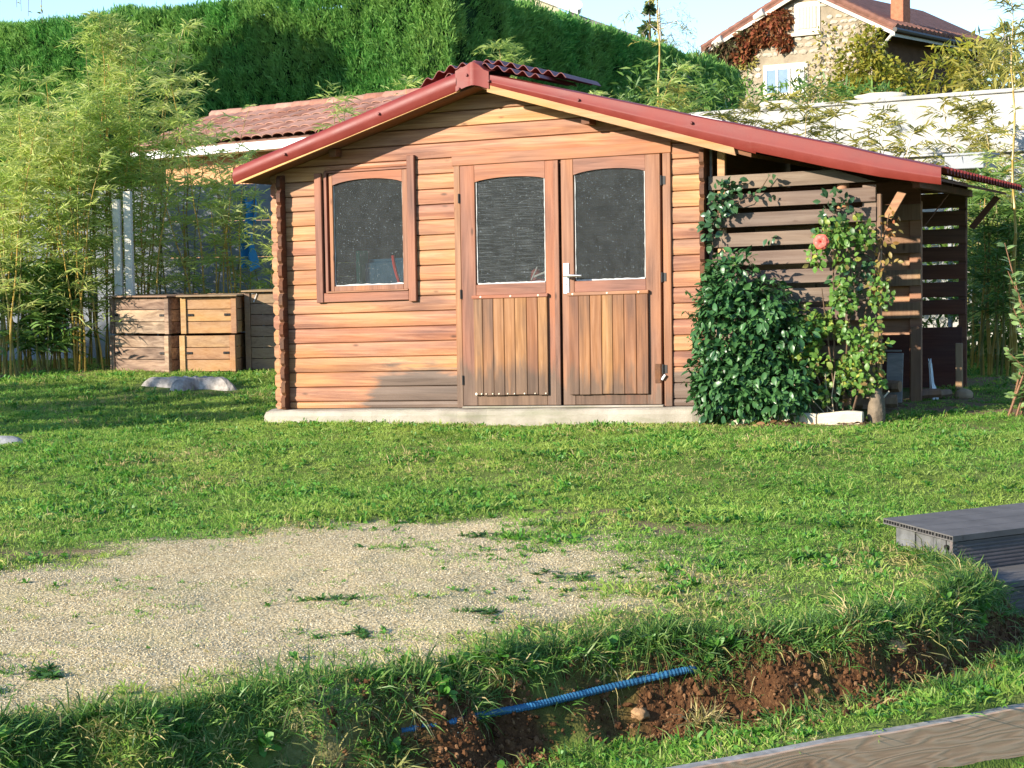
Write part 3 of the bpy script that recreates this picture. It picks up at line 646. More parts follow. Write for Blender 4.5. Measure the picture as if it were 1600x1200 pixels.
# ---- things kept inside, seen through the dusty panes
o = MB(); A = []
for t in np.linspace(0, 1, 9): A.append((.940+.075*t**1.6, .12, 1.30-.27*t))
tag(o.tube(A, .013, 8).make('red_hose', plain('red_rubber', (.65, .05, .035), .4), sh=True, smooth=True), 'red curved hose end standing behind the shed window', 'hose')
tag(MB().obox((.62, .25, .78), (.36, .03, 0), (0, .16, 0), (0, 0, .50)).make('storage_box', plain('blue_green_plastic', (.015, .085, .16), .4), sh=True, bevel=.03, seg=3), 'blue plastic box standing behind the shed window', 'box')
tag(MB().obox((.575, .2, .78), (.035, .0, 0), (0, .16, 0), (0, 0, .57)).make('green_board', plain('green_plastic', (.04, .30, .17), .4), sh=True, bevel=.008), 'green plastic panel standing on edge behind the window', 'panel')
b_ = MB().box(.06, 3.4, .14, .62, .75, .778); [b_.box(q, q+.05, .16, .21, .151, .75) for q in (.08, 1.6, 3.3)]
tag(b_.make('work_bench', W_POST, sh=True), 'dark wooden bench inside the shed along the window wall', 'bench')
tag(MB().obox((2.03, .3, 1.09), (.10, .0, .035), (0, .03, 0), (-.004, 0, .012)).tube([(2.01, .3, 1.07), (2.06, .3, 1.17)], .006, 6).make('hand_tool', plain('pale_painted_metal', (.7, .66, .62), .4), sh=True), 'small pale hand tool behind the left door pane', 'tool')
tag(MB().tube([(2.01, .42, .95), (2.05, .40, 1.05), (2.0, .40, 1.15)], [.05, .09, .03], 10).make('red_can', plain('dull_red_paint', (.28, .03, .02), .5), sh=True, smooth=True), 'dull red can standing behind the left door pane', 'can')

# ---- roof
def corr(name, fx, x0, x1, y0, y1, nx, pitch, amp, m, par, along='x', th=.004, step=.012):
    """corrugated sheet; along='x': the waves run down the slope, along='y': they run along the ridge"""
    if along == 'x':
        yy_ = np.arange(y0, y1+1e-6, pitch/8); xx_ = np.linspace(0, 1, nx)
        P = [[(x0(yv) if callable(x0) else x0)+t*((x1(yv) if callable(x1) else x1)-(x0(yv) if callable(x0) else x0)) for t in xx_] for yv in yy_]
        V = [(P[j][i], yv, fx(P[j][i])+amp*math.sin(2*math.pi*yv/pitch)) for j, yv in enumerate(yy_) for i in range(nx)]
        nr, nc = len(yy_), nx
    else:
        xx_ = np.arange(x0, x1+1e-6, step); yy_ = np.linspace(y0, y1, nx)
        V = [(xv, yv, fx(xv)+amp*math.sin(2*math.pi*xv/pitch)) for yv in yy_ for xv in xx_]; nr, nc = len(yy_), len(xx_)
    F = [(j*nc+i, j*nc+i+1, (j+1)*nc+i+1, (j+1)*nc+i) for j in range(nr-1) for i in range(nc-1)]
    mb = MB(); mb.poly(V, F); return mb.make(name, m, par, sh=True, smooth=True, solid=th)
for x0, x1 in ((-.205, 1.80), (1.805, 3.86)):
    A = [(x0, -.245, und(x0)+.016), (x1, -.245, und(x1)+.016), (x1, -.245, und(x1)+.046), (x0, -.245, und(x0)+.046)]
    MB().prism(A, [(q[0], 2.75, q[2]) for q in A]).make('roof_deck', W_DECK, shed, sh=True)
for x in (.55, 2.62):                                                # purlins poking out under the overhang, their shade put into darker wood
    MB().box(x-.03, x+.03, -.10 if x < 1 else -.15, 2.6, und(x)-.05, und(x)+.005).make('purlin', W_DECK, shed, sh=True)
MB().box(1.77, 1.83, .04, 2.6, 2.40, 2.485).make('purlin', W_TRIM, shed, sh=True)
corr('roof_sheet', lambda x: rooftop(x)-.022, -.235, 1.86, -.18, 2.8, 8, .095, .012, M_ROOF, shed)
corr('roof_sheet', lambda x: rooftop(x)-.022, 1.84, 3.95, -.18, 2.8, 8, .095, .012, M_ROOF, shed)
A = [(-.2, -.2475, und(-.2)), (1.69, -.2475, und(1.69)), (1.69, -.2475, und(1.69)+.045), (-.2, -.2475, und(-.2)+.045)]
MB().prism(A, [(q[0], -.2725, q[2]) for q in A]).make('verge_board', W_TRIM, shed, sh=True)
A = [(1.912, -.2475, und(1.912)), (3.76, -.2475, und(3.76)), (3.745, -.2475, und(3.76)+.058), (1.912, -.2475, und(1.912)+.055)]
MB().prism(A, [(q[0], -.2765, q[2]) for q in A]).make('verge_board', W_TRIM, shed, sh=True, bevel=.002)
def flashing(name, xs_, zb, zt, yf, bulge, par, rim=.0, m=None, flat=False):
    loops = []
    for x in xs_:
        b, t = zb(x), zt(x); h = t-b
        pr = [(yf+.004, b), (yf, b+.004), (yf-.3*bulge, b+.16*h), (yf-bulge, b+.34*h), (yf-1.15*bulge, b+.5*h), (yf-.95*bulge, b+.66*h), (yf-.3*bulge, b+.84*h), (yf+.016, b+.96*h), (yf+.05, t), (yf+.16, t+.008)]
        if flat: pr = [(yf+.004, b), (yf, b+.004), (yf-.003, b+.30*h), (yf-.007, b+.36*h), (yf-.007, b+.44*h), (yf-.002, b+.50*h), (yf, b+.95*h), (yf+.006, t-.004), (yf+.022, t), (yf+.16, t+.008)]
        loops.append([(x, py, pz) for py, pz in pr])
    return MB().sweep(loops, closed=False, caps=False).make(name, m or M_ROOF, par, sh=True, smooth=True, solid=.004)
wob = lambda x, s: (float(vnoise(x, s*3.1, .35, 95))-.5)*.006
flashing('verge_flashing', np.linspace(-.218, 1.675, 24), lambda x: und(x)+.013*(1-np.clip(x/1.1, 0, 1))-.004+wob(x, 1), lambda x: 2.022+.311*(x+.218)+wob(x, 2), -.272, .017, shed)
flashing('verge_flashing', np.linspace(1.905, 3.90, 24), lambda x: und(x)+.046+wob(x, 3), lambda x: 2.578-.2595*(x-1.9)+wob(x, 4), -.276, .007, shed, flat=True)
# bent cap over the gable point
A = []
for z_ in (0, 1):
    A.append([(1.668, -.285, 2.465 if not z_ else 2.612), (1.70, -.288, 2.474 if not z_ else 2.625), (1.755, -.29, 2.492 if not z_ else 2.643), (1.785, -.296, 2.497 if not z_ else 2.66),
              (1.805, -.304, 2.499 if not z_ else 2.665), (1.825, -.298, 2.498 if not z_ else 2.663), (1.86, -.291, 2.49 if not z_ else 2.64), (1.895, -.287, 2.476 if not z_ else 2.605), (1.932, -.285, 2.466 if not z_ else 2.588)])
A.append([(p[0], p[1]+.05, p[2]+.012) for p in A[1]]); A.append([(p[0], p[1]+.14, p[2]+.02) for p in A[1]])
MB().sweep(A, closed=False, caps=False).make('ridge_end_cap', M_ROOF, shed, sh=True, smooth=True, solid=.005)
for sx, sz, sy in ((1.765, 2.575, -.296), (.25, 2.095, -.297), (1.05, 2.345, -.297), (3.45, 2.12, -.287), (1.70, 2.48, -.294), (1.935, 2.52, -.289), (2.62, 2.335, -.287)):
    MB().tube([(sx, sy, sz), (sx, sy-.012, sz)], [.012, .007], 8).make('roofing_screw', M_ROOFD, shed, sh=True, smooth=True)
corr('ridge_sheet', lambda x: min(2.650-.36*max(0, 1.76-x), 2.650-.27*max(0, x-1.86)), 1.53, 2.32, -.24, .55, 4, .098, .017, M_ROOFD, shed, 'y')
corr('ridge_sheet', lambda x: min(2.695-.10*max(0, 1.68-x)-.36*max(0, 1.47-x), 2.695-.265*max(0, x-1.84)), 1.235, 2.42, .02, .80, 4, .098, .018, M_ROOFD, shed, 'y')
MB().obox((3.42, -.19, rooftop(3.42)+.002), (.22, 0, -.058), (0, .02, .0), (0, 0, .004)).make('flashing_strip', M_WHITE, shed, sh=True)

# ================================================================ LEAN-TO WOOD STORE
store = thing('wood_store', (4.1, 0, .14), 'open slatted wood store under a curved red lean-to roof beside the shed', 'wood store')
lean_t = lambda x: float(np.interp(x, [3.80, 3.95, 4.161, 4.423, 4.851, 5.15], [2.075, 2.040, 1.988, 1.916, 1.792, 1.716]))
lean_b = lambda x: float(np.interp(x, [3.80, 3.95, 4.161, 4.423, 4.732, 5.15], [1.922, 1.880, 1.824, 1.753, 1.680, 1.602]))
flashing('verge_flashing', np.linspace(3.872, 5.148, 20), lambda x: lean_b(x)+wob(x, 5), lambda x: lean_t(x)+.004+wob(x, 6), -.281, .006, store, flat=True)
corr('roof_sheet', lambda x: float(np.interp(x, [3.8, 5.6], [2.045, 1.575]))+.012, 3.82, lambda y: 5.16+.075*(y+.25), -.16, 2.5, 8, .100, .022, M_ROOF, store)
for k in range(4):
    y = -.13+.8*k; A = [(3.48, y, 2.075), (4.96, y, 1.69), (4.96, y, 1.755), (3.48, y, 2.14)]
    MB().prism([(a, b, c-.05) for a, b, c in A], [(a, b+.05, c-.05) for a, b, c in A]).make('rafter', W_REDPOST, store, sh=True)
A = [(3.5, -.20, 2.052), (5.09, -.20, 1.643), (5.09, -.20, 1.661), (3.5, -.20, 2.070)]
MB().prism(A, [(a+.15*(a > 5), 2.48, c-.0385*(a > 5)) for a, b, c in A]).make('roof_deck', W_REDPOST, store, sh=True)
MB().box(4.93, 4.98, -.1, 2.45, 1.60, 1.655).make('eave_beam', W_REDPOST, store, sh=True, bevel=.003)
def zl(x): return lean_b(x)
for k in range(13):                                                  # front screen
    zt = 1.757-.135*k+random.uniform(-.003, .003); zb = zt-.097; x0, x1 = 3.487+random.uniform(-.008, .012), 4.672+random.uniform(-.006, .004)
    if zb < .12: break
    if zt > zl(x1)+.01:
        xc = next(x for x in np.linspace(3.6, 4.7, 200) if zl(x)-.008 < zt); xb = next((x for x in np.linspace(3.6, 4.7, 200) if zl(x)-.008 < zb), x1)
        A = [(x0, -.022, zb), (xb, -.022, zb), (xc, -.022, zt), (x0, -.022, zt)]
        MB().prism(A, [(a, 0, c) for a, b, c in A]).make('slat', W_SLAT, store, sh=True, bevel=.002)
    else: MB().box(x0, x1, -.022, 0, zb, zt).make('slat', W_SLAT, store, sh=True, bevel=.0025)
MB().box(4.575, 4.668, .001, .028, .1, 1.64).make('post', W_SLAT, store, sh=True)
MB().box(4.674, 4.704, -.012, .03, .06, 1.575).make('post', W_POST, store, sh=True, bevel=.004)
MB().box(3.55, 3.605, .001, .045, .1, 1.99).make('post', W_WARM, store, sh=True, bevel=.003)
MB().box(3.495, 3.512, .001, .02, .1, 1.97).make('post', W_GREY, store, sh=True)
MB().tube([(4.43, .055, .12), (4.43, .055, 1.68)], .042, 14).make('round_pole', W_WARM, store, sh=True, smooth=True)
def divider(y, x0, x1, pitch, h, zt, post_w, ms, mp, double):
    k = 0
    while zt-k*pitch-h > .55:
        z = zt-k*pitch; MB().box(x0, x1, y-.022, y, z-h, z).make('slat', ms, store, sh=True, bevel=.002)
        if double: MB().box(x0, x1-.02, y+.048, y+.07, z-h-pitch*.5-.004, z-pitch*.5+.012).make('slat', W_WARM, store, sh=True, bevel=.002)
        k += 1
    MB().box(x1-post_w, x1+.004, y+.001, y+.047, .06, zt+.02).make('post', mp, store, sh=True, bevel=.004)
    return k
divider(1.2, 3.5, 4.775, .243, .120, 1.53, .085, W_POST, W_WARM, True)
MB().box(3.5, 4.775, 1.178, 1.2, 1.532, 1.70).make('slat', W_REDPOST, store, sh=True)
MB().box(4.705, 4.785, 1.15, 1.178, .02, .62).make('post', W_POST, store, sh=True, bevel=.004)
divider(2.45, 3.5, 4.93, .143, .120, 1.64, .06, W_REDPOST, W_REDPOST, False)
MB().box(3.5, 4.90, 2.428, 2.45, .05, .56).make('slat', W_REDPOST, store, sh=True)
MB().obox((4.727, .02, 1.50), (.045, 0, 0), (0, .04, 0), (0, 0, -.001)).obox((4.712, .02, 1.42), (.055, 0, -.02), (0, .03, 0), (.10, 0, .17)).make('brace', W_WARM, store, sh=True)
MB().obox((4.955, 2.4, 1.36), (.045, 0, -.02), (0, .03, 0), (.20, 0, .24)).make('brace', W_REDPOST, store, sh=True)
MB().obox((4.80, 1.16, 1.36), (.03, 0, .03), (0, .03, 0), (.16, 0, .21)).make('brace', W_REDPOST, store, sh=True)

A = [(3.5, 2.43, 1.645), (4.93, 2.43, 1.645), (4.93, 2.43, 1.655), (3.5, 2.43, 2.03)]
MB().prism(A, [(a, b+.02, c) for a, b, c in A]).make('back_board', W_REDPOST, store, sh=True)  # added to close the rear opening so the gap stays dark

# ---- things in and round the wood store
gz = lambda x, y: float(ground(x, y, False))
tag(MB().obox((4.585, .80, .19), (.115, .02, 0), (0, .022, 0), (.0, .06, .36)).make('leaning_board', W_GREY, bevel=.003), 'short grey board leaning upright inside the wood store', 'board')
tag(MB().box(4.54, 4.735, .60, .615, .575, .588).box(4.55, 4.57, .60, .615, .16, .575).make('thin_rail', W_GREY, bevel=.002), 'thin grey rail across the inside of the wood store', 'rail')
b = MB(); A = []
for t in np.linspace(0, 1, 8):
    r = .014+.042*t**2.4*(1 if t < .95 else .6); A.append([(4.800+.035*t+r*math.cos(q)*(.75+.2*math.sin(q*5+t*6)), 1.45+r*math.sin(q)*(.8+.25*math.sin(q*4+2*t)), .46-.32*t+.02*math.sin(q*3+t*9)) for q in np.linspace(0, 2*math.pi, 12, endpoint=False)])
tag(b.sweep(A).make('plastic_bag', plain('crumpled_white_plastic', (.75, .76, .74), .35, .4, .05, 20, .4, 40), smooth=True), 'crumpled white plastic bag hanging behind the wood store post', 'bag')
tag(MB().obox((4.93, 1.9, .15), (.05, .01, 0), (0, .05, 0), (-.01, .03, .42)).make('short_stake', W_POST, bevel=.004), 'short brown stake standing before the rear wood store screen', 'stake')
fire_lab = ['dark split log lowest behind the leaning board', 'dark log lying across the others behind the leaning board', 'split log poking out past the wood store post', 'thin split log lying beside the plastic bag']
for k, (x, y, z, r, L, a_) in enumerate([(4.55, .62, .21, .05, .30, .1), (4.57, .74, .31, .045, .28, -.2), (4.80, 1.28, .22, .035, .22, .5), (4.86, 1.5, .20, .03, .25, 1.0)]):
    d = Vector((math.cos(a_), math.sin(a_), .05))*L
    tag(MB().tube([(x-d.x/2, y-d.y/2, z-d.z/2), Vector((x, y, z+.004)), (x+d.x/2, y+d.y/2, z+d.z/2)], [r, r*1.08, r*.95], 7).make('firewood_log', W_POST), fire_lab[k], 'log')
def rock(name, loc, sx, sy, sz, m, sub=3, amp=.14, rz=0, seed=1):
    bm = bmesh.new(); bmesh.ops.create_icosphere(bm, subdivisions=sub, radius=1)
    from mathutils import noise as mn
    for v in bm.verts:
        q = v.co.normalized(); k = 1+amp*mn.noise(q*1.6+Vector((seed*3.7, 0, 0)))+amp*.4*mn.noise(q*5+Vector((0, seed, 0)))
        v.co = Vector((q.x*sx*k, q.y*sy*k, q.z*sz*k))
    bmesh.ops.rotate(bm, verts=bm.verts, cent=(0, 0, 0), matrix=Matrix.Rotation(rz, 3, 'Z'))
    me = bpy.data.meshes.new(name); bm.to_mesh(me); bm.free(); me.materials.append(m)
    me.polygons.foreach_set('use_smooth', [True]*len(me.polygons)); return link(name, me, loc)
M_TAN = plain('tan_field_stone', (.36, .25, .15), .9, .15, .25, 14, .5, 40)
M_DKST = plain('mossy_dark_stone', (.17, .13, .09), .95, .1, .35, 12, .6, 40)
M_PALE = plain('pale_limestone', (.62, .54, .40), .85, .15, .12, 10, .4, 50)
M_BANKST = plain('ochre_bank_stone', (.34, .20, .10), .9, .1, .3, 14, .5, 50)
tag(rock('round_stone', (5.03, 1.62, .19), .07, .065, .05, M_TAN, seed=2), 'round tan stone lying in the shade right of the wood store', 'stone')
tag(rock('upright_stone', (4.70, -.17, .20), .06, .07, .17, M_DKST, seed=4), 'dark upright stone at the right end of the pale edging', 'stone')
e = MB(); A = []
for k, t in enumerate(np.linspace(0, 1, 14)):
    x = 3.985+.64*t; y = -.36-.03*math.sin(t*3.1)+.05*t; z0 = gz(x, y)-.05; zt = gz(x, y)+.080+.01*math.sin(t*9)-.018*abs(t-.5)
    A.append([(x, y+.055, z0), (x, y-.002, z0), (x, y-.004, zt-.014), (x, y+.012, zt), (x, y+.046, zt), (x, y+.055, zt-.012)])
n_ = 7
tag(e.sweep(A[:n_+1]).make('edging_stone', M_PALE, smooth=False, bevel=.004), 'pale cream edging stone, left of two under the rose', 'edging', 'pale edging stones below the rose')
tag(MB().sweep([[(x+.008, y, z) for x, y, z in q] for q in A[n_:]]).make('edging_stone', M_PALE, bevel=.004), 'pale cream edging stone, right of two beside the dark upright stone', 'edging', 'pale edging stones below the rose')
tag(rock('flat_stone', (3.80, -.37, gz(3.8, -.37)+.012), .09, .05, .03, M_PALE, seed=6), 'small flat pale stone in the leaves before the glossy shrub', 'stone')
tag(MB().tube([(4.655, -.14, .17), (4.70, -.12, .26), (4.775, -.10, .345)], [.007, .007, .006], 6).make('pale_stick', plain('bare_stick_wood', (.55, .47, .38), .8)), 'bare pale stick poking up beside the dark upright stone', 'stick')
# ================================================================ FOREGROUND TIMBER, STEPS, PIPE
d_ = Vector((.628, .778, 0)); n_ = Vector((-.778, .628, 0)); o_ = Vector((5.522, -7.335, -.372))
A = []
for t in np.linspace(-2.2, 2.6, 40):
    p = o_+d_*t; w_ = (float(vnoise(t, 0, .25, 101))-.5)*.006
    A.append([p, p+Vector((0, 0, .158+w_)), p+n_*.004+Vector((0, 0, .162+w_)), p+n_*.044+Vector((0, 0, .162+w_*.5)), p+n_*.046])
def plank_mat():
    N = NT('pine_edging_face'); p = N.pos()
    al = N.math('ADD', N.math('MULTIPLY', N.n('SeparateXYZ', {0: p}).outputs[0], .628), N.math('MULTIPLY', N.n('SeparateXYZ', {0: p}).outputs[1], .778))
    z = N.n('SeparateXYZ', {0: p}).outputs[2]
    v = N.n('CombineXYZ', {0: N.math('MULTIPLY', al, 2.2), 1: N.math('MULTIPLY', z, 30)}).outputs[0]
    kv = N.n('CombineXYZ', {0: N.math('MULTIPLY', al, 3.6), 1: N.math('MULTIPLY', z, 10)}).outputs[0]
    vo = N.n('TexVoronoi', {'Vector': kv, 'Scale': 1.0, 'Randomness': 1.}); kd = vo.outputs['Distance']
    near = N.rng(kd, .42, .06)
    ring = N.math('SINE', N.math('ADD', N.math('MULTIPLY', N.noise(v, .7, 2, .2), 40), N.math('MULTIPLY', kd, -26)))
    f = N.math('ADD', N.math('MULTIPLY', ring, .085), N.math('ADD', .47, N.math('MULTIPLY', near, -.28)))
    c = N.ramp(f, [(.1, (.36, .18, .10)), (.42, (.60, .35, .21)), (.65, (.70, .46, .30))])
    c = N.mix(N.rng(kd, .09, .03), c, (.06, .03, .018))
    up = N.n('SeparateXYZ', {0: N.n('NewGeometry').outputs['Normal']}).outputs[2]
    c = N.mix(N.rng(up, .6, .9), c, N.ramp(N.noise(p, 30, 4), [(.3, (.20, .19, .17)), (.7, (.36, .34, .31))]))
    return N.out(N.pbr(c, .75, N.bump(ring, .15, .002), .2))
tag(MB().sweep(A).make('edging_plank', plank_mat()), 'knotty brown timber plank edging the lower ground, grey on top', 'plank')
E1 = Vector((.62, .785, 0)); E2 = Vector((-.65, .76, 0)); SB = Vector((5.90, -4.87, .12)); UZ = Vector((0, 0, 1))
def deck_top_mat():
    N = NT('charcoal_composite_deck'); p = N.pos()
    u = N.math('ADD', N.math('MULTIPLY', N.n('SeparateXYZ', {0: p}).outputs[0], .62), N.math('MULTIPLY', N.n('SeparateXYZ', {0: p}).outputs[1], .785))
    st = N.noise(N.scale(p, (2, 60, 1)), 1.2, 4); n = N.noise(p, 7, 5, 0, .65)
    c = N.ramp(n, [(.3, (.095, .088, .082)), (.7, (.15, .138, .128))]); c = N.mix(N.rng(st, .55, .8, 0, .3), c, (.09, .08, .085))
    return N.out(N.pbr(c, .75, N.bump(st, .1, .002), .2))
M_COMP = deck_top_mat(); M_COMPD = plain('dark_composite_riser', (.15, .12, .112), .55, .35, .15, 20); M_SIDE = plain('grey_step_side', (.13, .13, .13), .8, .2, .3, 16, .3, 30)
def sp(u, v, z): return SB+E1*u+E2*v+UZ*z
def hollow_board(par, u0, u1, v0, v1, zt, th=.024, name='tread_board'):
    mb = MB(); k = max(2, round((v1-v0)/.024)); a = sp(u0, v0, zt)
    L = E1*(u1-u0); W_ = E2*(v1-v0)
    mb.obox(a-UZ*.005, L, W_, UZ*.005).obox(a-UZ*th, L, W_, UZ*.005)
    for q in range(k+1):
        vv = v0+(v1-v0-.004)*q/k; mb.obox(sp(u0, vv, zt-th+.005), L, E2*.004, UZ*(th-.010))
    mb.obox(sp(u0+.05, v0, zt-th+.005), E1*.01, W_, UZ*(th-.010))
    return mb.make(name, M_COMP, par)
def riser(par, u0, u1, v, z0, z1, n):
    mb = MB(); mb.obox(sp(u0, v+.006, z0), E1*(u1-u0), E2*.016, UZ*(z1-z0)); h = (z1-z0)/n
    for q in range(n):
        a = sp(u0, v+.006, z0+q*h+h*.16); L = E1*(u1-u0)
        mb.poly([a, a-E2*.006+UZ*h*.12, a-E2*.006+UZ*h*.56, a+UZ*h*.68, a+L, a+L-E2*.006+UZ*h*.12, a+L-E2*.006+UZ*h*.56, a+L+UZ*h*.68],
                [(0, 4, 5, 1), (1, 5, 6, 2), (2, 6, 7, 3), (0, 1, 2, 3), (7, 6, 5, 4)])
    return mb.make('riser_board', M_COMPD, par)
st1 = thing('upper_step', tuple(sp(.8, .28, -.15)), 'upper charcoal composite deck step with ribbed riser set in the lawn', 'step')
for q in range(4): hollow_board(st1, 0, 1.7, .002+q*.141, .002+q*.141+.138, 0)
riser(st1, .006, 1.7, .012, -.17, -.0255, 9)
for a, b in ((.03, .10), (.105, .20), (.205, .34), (.345, .50)):
    MB().obox(sp(.030+random.uniform(0, .006), a, -.22), E1*.02, E2*(b-a), UZ*.194).make('side_board', M_SIDE, st1, bevel=.002)
MB().obox(sp(.008, .012, -.19), E1*.022, E2*.022, UZ*.164).make('corner_post', M_SIDE, st1)
MB().tube([sp(.030, .085, -.06), sp(.018, .085, -.06)], .010, 10).obox(sp(.0285, .082, -.11), E1*.002, E2*.006, UZ*.045).make('knot_hole', M_BLACK, st1)
st2 = thing('lower_step', tuple(sp(.8, -.14, -.35)), 'lower charcoal composite deck step running out of the picture', 'step')
for q in range(2): hollow_board(st2, 0, 1.7, -.272+q*.138, -.272+q*.138+.135, -.155)
riser(st2, .006, 1.7, -.262, -.345, -.1805, 9)
MB().obox(sp(.02, -.24, -.40), E1*.02, E2*.24, UZ*.218).make('side_board', M_SIDE, st2)
# blue corrugated pipe
hp = [(4.62,-7.47,-.16),(4.737,-7.36,-.150),(4.80,-7.21,-.155),(4.902,-7.09,-.150),(5.003,-6.957,-.140),(5.125,-6.81,-.125),(5.284,-6.675,-.100),(5.31,-6.64,-.105)]
hp = [Vector(q)+Vector((0, 0, .014)) for q in hp]; P = []; R_ = []
for i in range(len(hp)-1):
    p0, p1, p2, p3 = hp[max(i-1, 0)], hp[i], hp[i+1], hp[min(i+2, len(hp)-1)]
    for k in range(30):
        t = k/30; P.append(.5*((2*p1)+(-p0+p2)*t+(2*p0-5*p1+4*p2-p3)*t*t+(-p0+3*p1-3*p2+p3)*t**3)); R_.append(.0135 if k % 2 else .0112)
tag(MB().tube(P, R_, 10).make('corrugated_pipe', plain('blue_corrugated_plastic', (.026, .115, .225), .45, .35, .4, 12), smooth=False), 'blue corrugated plastic pipe lying exposed along the earth bank', 'pipe')
for k, (x, y, s_, lb) in enumerate([(5.17,-6.80,.026,'rounded ochre stone in the cut earth below the blue pipe'), (5.60,-6.50,.030,'small ochre stone in the cut earth right of the dry tuft'), (5.885,-6.13,.036,'pinkish round stone in the bank below the hanging roots')]):
    tag(rock('bank_stone', (x, y, gz(x, y)+.002), s_*1.15, s_, s_*.8, M_BANKST, amp=.4, seed=20+k), lb, 'stone')
tag(rock('pale_boulder', (-1.06, -2.12, gz(-1.06, -2.12)+.01),   .20, .13, .05, plain('grey_white_stone', (.34, .33, .31), .9, .1, .3, 14, .6, 30), seed=9), 'flat grey white stone in the lawn at the left picture edge', 'stone')

# ================================================================ COMPOST BINS, STUMP
def bin_(base, e1, e2, W_, H, Dp, m, label, tiers=2, sh_=0.0, latches=True, boards=3, seven=False):
    t = thing('compost_bin', base, label, 'compost bin', 'wooden compost bins beside the shed')
    B_ = Vector(base); e1 = Vector(e1).normalized(); e2 = Vector(e2).normalized(); th = H/tiers
    for k in range(tiers):
        z0 = k*th+.008; z1 = (k+1)*th-.010; s0 = sh_*k+random.uniform(-.006, .006); i0 = .012*k
        q = lambda u, v, z: B_+e1*(u+s0)+e2*(v+i0)+UZ*z
        MB().obox(q(0, .0, z0), e1*.055, e2*.05, UZ*(z1-z0)).make('corner_post', m, t, bevel=.003)
        MB().obox(q(W_-.055, .0, z0), e1*.055, e2*.05, UZ*(z1-z0)).make('corner_post', m, t, bevel=.003)
        hb = (z1-z0)/boards
        for j in range(boards):
            g = .004 if j != boards-1 else 0
            MB().obox(q(.057, .014+random.uniform(-.003, .003), z0+j*hb+.003), e1*(W_-.114), e2*.022, UZ*(hb-.006)).make('front_board', m, t, bevel=.003)
            MB().obox(q(.008, .052, z0+j*hb+.003), e1*.022, e2*(Dp-.06), UZ*(hb-.006)).make('side_board', m, t, bevel=.002)
            MB().obox(q(W_-.030, .052, z0+j*hb+.003), e1*.022, e2*(Dp-.06), UZ*(hb-.006)).make('side_board', m, t, bevel=.002)
        MB().obox(q(.057, Dp-.02, z0), e1*(W_-.114), e2*.02, UZ*(z1-z0)).make('back_board', m, t)
        if latches:
            for u in (.065, W_-.125): MB().obox(q(u, .006, z0+hb*1.45), e1*.062, e2*.012, UZ*.024).obox(q(u+.02, .002, z0+hb*1.45+.006), e1*.018, e2*.012, UZ*.010).make('latch', M_BLACK, t, bevel=.003)
    MB().obox(B_-e1*.03-e2*.03+UZ*(H-.004)+e1*sh_, e1*(W_+.05), e2*(Dp+.05), UZ*.016-e1*0).make('lid', W_BINGREY, t, bevel=.003)
    if seven:
        a = B_+e1*.07+e2*.006+UZ*(H-.02)
        MB().tube([a, a+e1*.055+UZ*.004, a+e1*.02-UZ*.085], .0045, 6).make('painted_number', M_WHITE, t)
    return t
bin_((-3.62, 2.915, .20), (.86, -.12, 0), (.12, .86, 0), .775, .755, .7, W_BINDAPPLE, 'left compost bin, dappled shade put into its dark boards, two tiers')
bin_((-2.755, 2.86, .20), (.926, .30, 0), (-.30, .926, 0), .56, .755, .7, W_BIN, 'middle compost bin of warm orange boards, two tiers', sh_=.012)
bin_((-2.262, 3.30, .20), (.93, .30, 0), (-.30, .93, 0), .42, .79, .7, W_BINGREY, 'right compost bin of greyer boards partly behind the shed corner', tiers=1, latches=False, boards=7, seven=True)
bm = bmesh.new(); A = []
rr = lambda a: .17*(1+.10*math.sin(a*3+1)+.06*math.sin(a*7))+.20*max(0, math.cos(a-3.5))**14+.16*max(0, math.cos(a-4.75))**18+.16*max(0, math.cos(a+.3))**12
for z_, kk in ((-.06, 1.3), (.01, 1.15), (.045, 1.03), (.056, .95), (.05, .5)):
    A.append([(-1.93+rr(a)*kk*1.25*math.cos(a), 1.80+rr(a)*kk*.8*math.sin(a), gz(-1.98, 1.72)+.03+z_+.01*math.sin(a*11)*(z_ > 0)) for a in np.linspace(0, 2*math.pi, 44, endpoint=False)])
tag(MB().sweep(A).make('tree_stump', plain('grey_weathered_stump', (.34, .30, .26), .9, .1, .6, 10, .7, 35), smooth=False), 'low grey tree stump with roots in the lawn before the compost bins', 'stump')

# ================================================================ CONCRETE FENCE, WHITE WALL, NEIGHBOURS
M_FPAN = plain('grey_concrete_fence_panel', (.25, .27, .31), .9, .15, .22, 3, .3, 25)  # bluish tone of the shade put into the concrete colour
M_FPOST = plain('concrete_fence_post', (.30, .30, .29), .9, .15, .2, 4, .3, 25)
FP = [(-9.6, 3.52), (-7.6, 4.02), (-5.25, 4.6), (-2.9, 5.18), (-1.0, 6.1), (1.2, 7.15)]
fen = thing('panel_fence', (-3, 5.2, .2), 'grey concrete panel fence behind the bamboo and compost bins', 'fence')
for k, (a, b) in enumerate(zip(FP[:-1], FP[1:])):
    a = Vector((*a, 0)); b = Vector((*b, 0)); d = (b-a).normalized(); q = Vector((-d.y, d.x, 0))
    for j in range(5):
        z0 = .13+.405*j; MB().obox(a+d*.05+UZ*z0+q*random.uniform(-.004, .004), d*((b-a).length-.1), q*.045, UZ*.40).make('panel', M_FPAN, fen, bevel=.006)
    MB().obox(a-d*.06-q*.03+UZ*.0, d*.12, q*.12, UZ*2.18).make('post', M_FPOST, fen, bevel=.008)
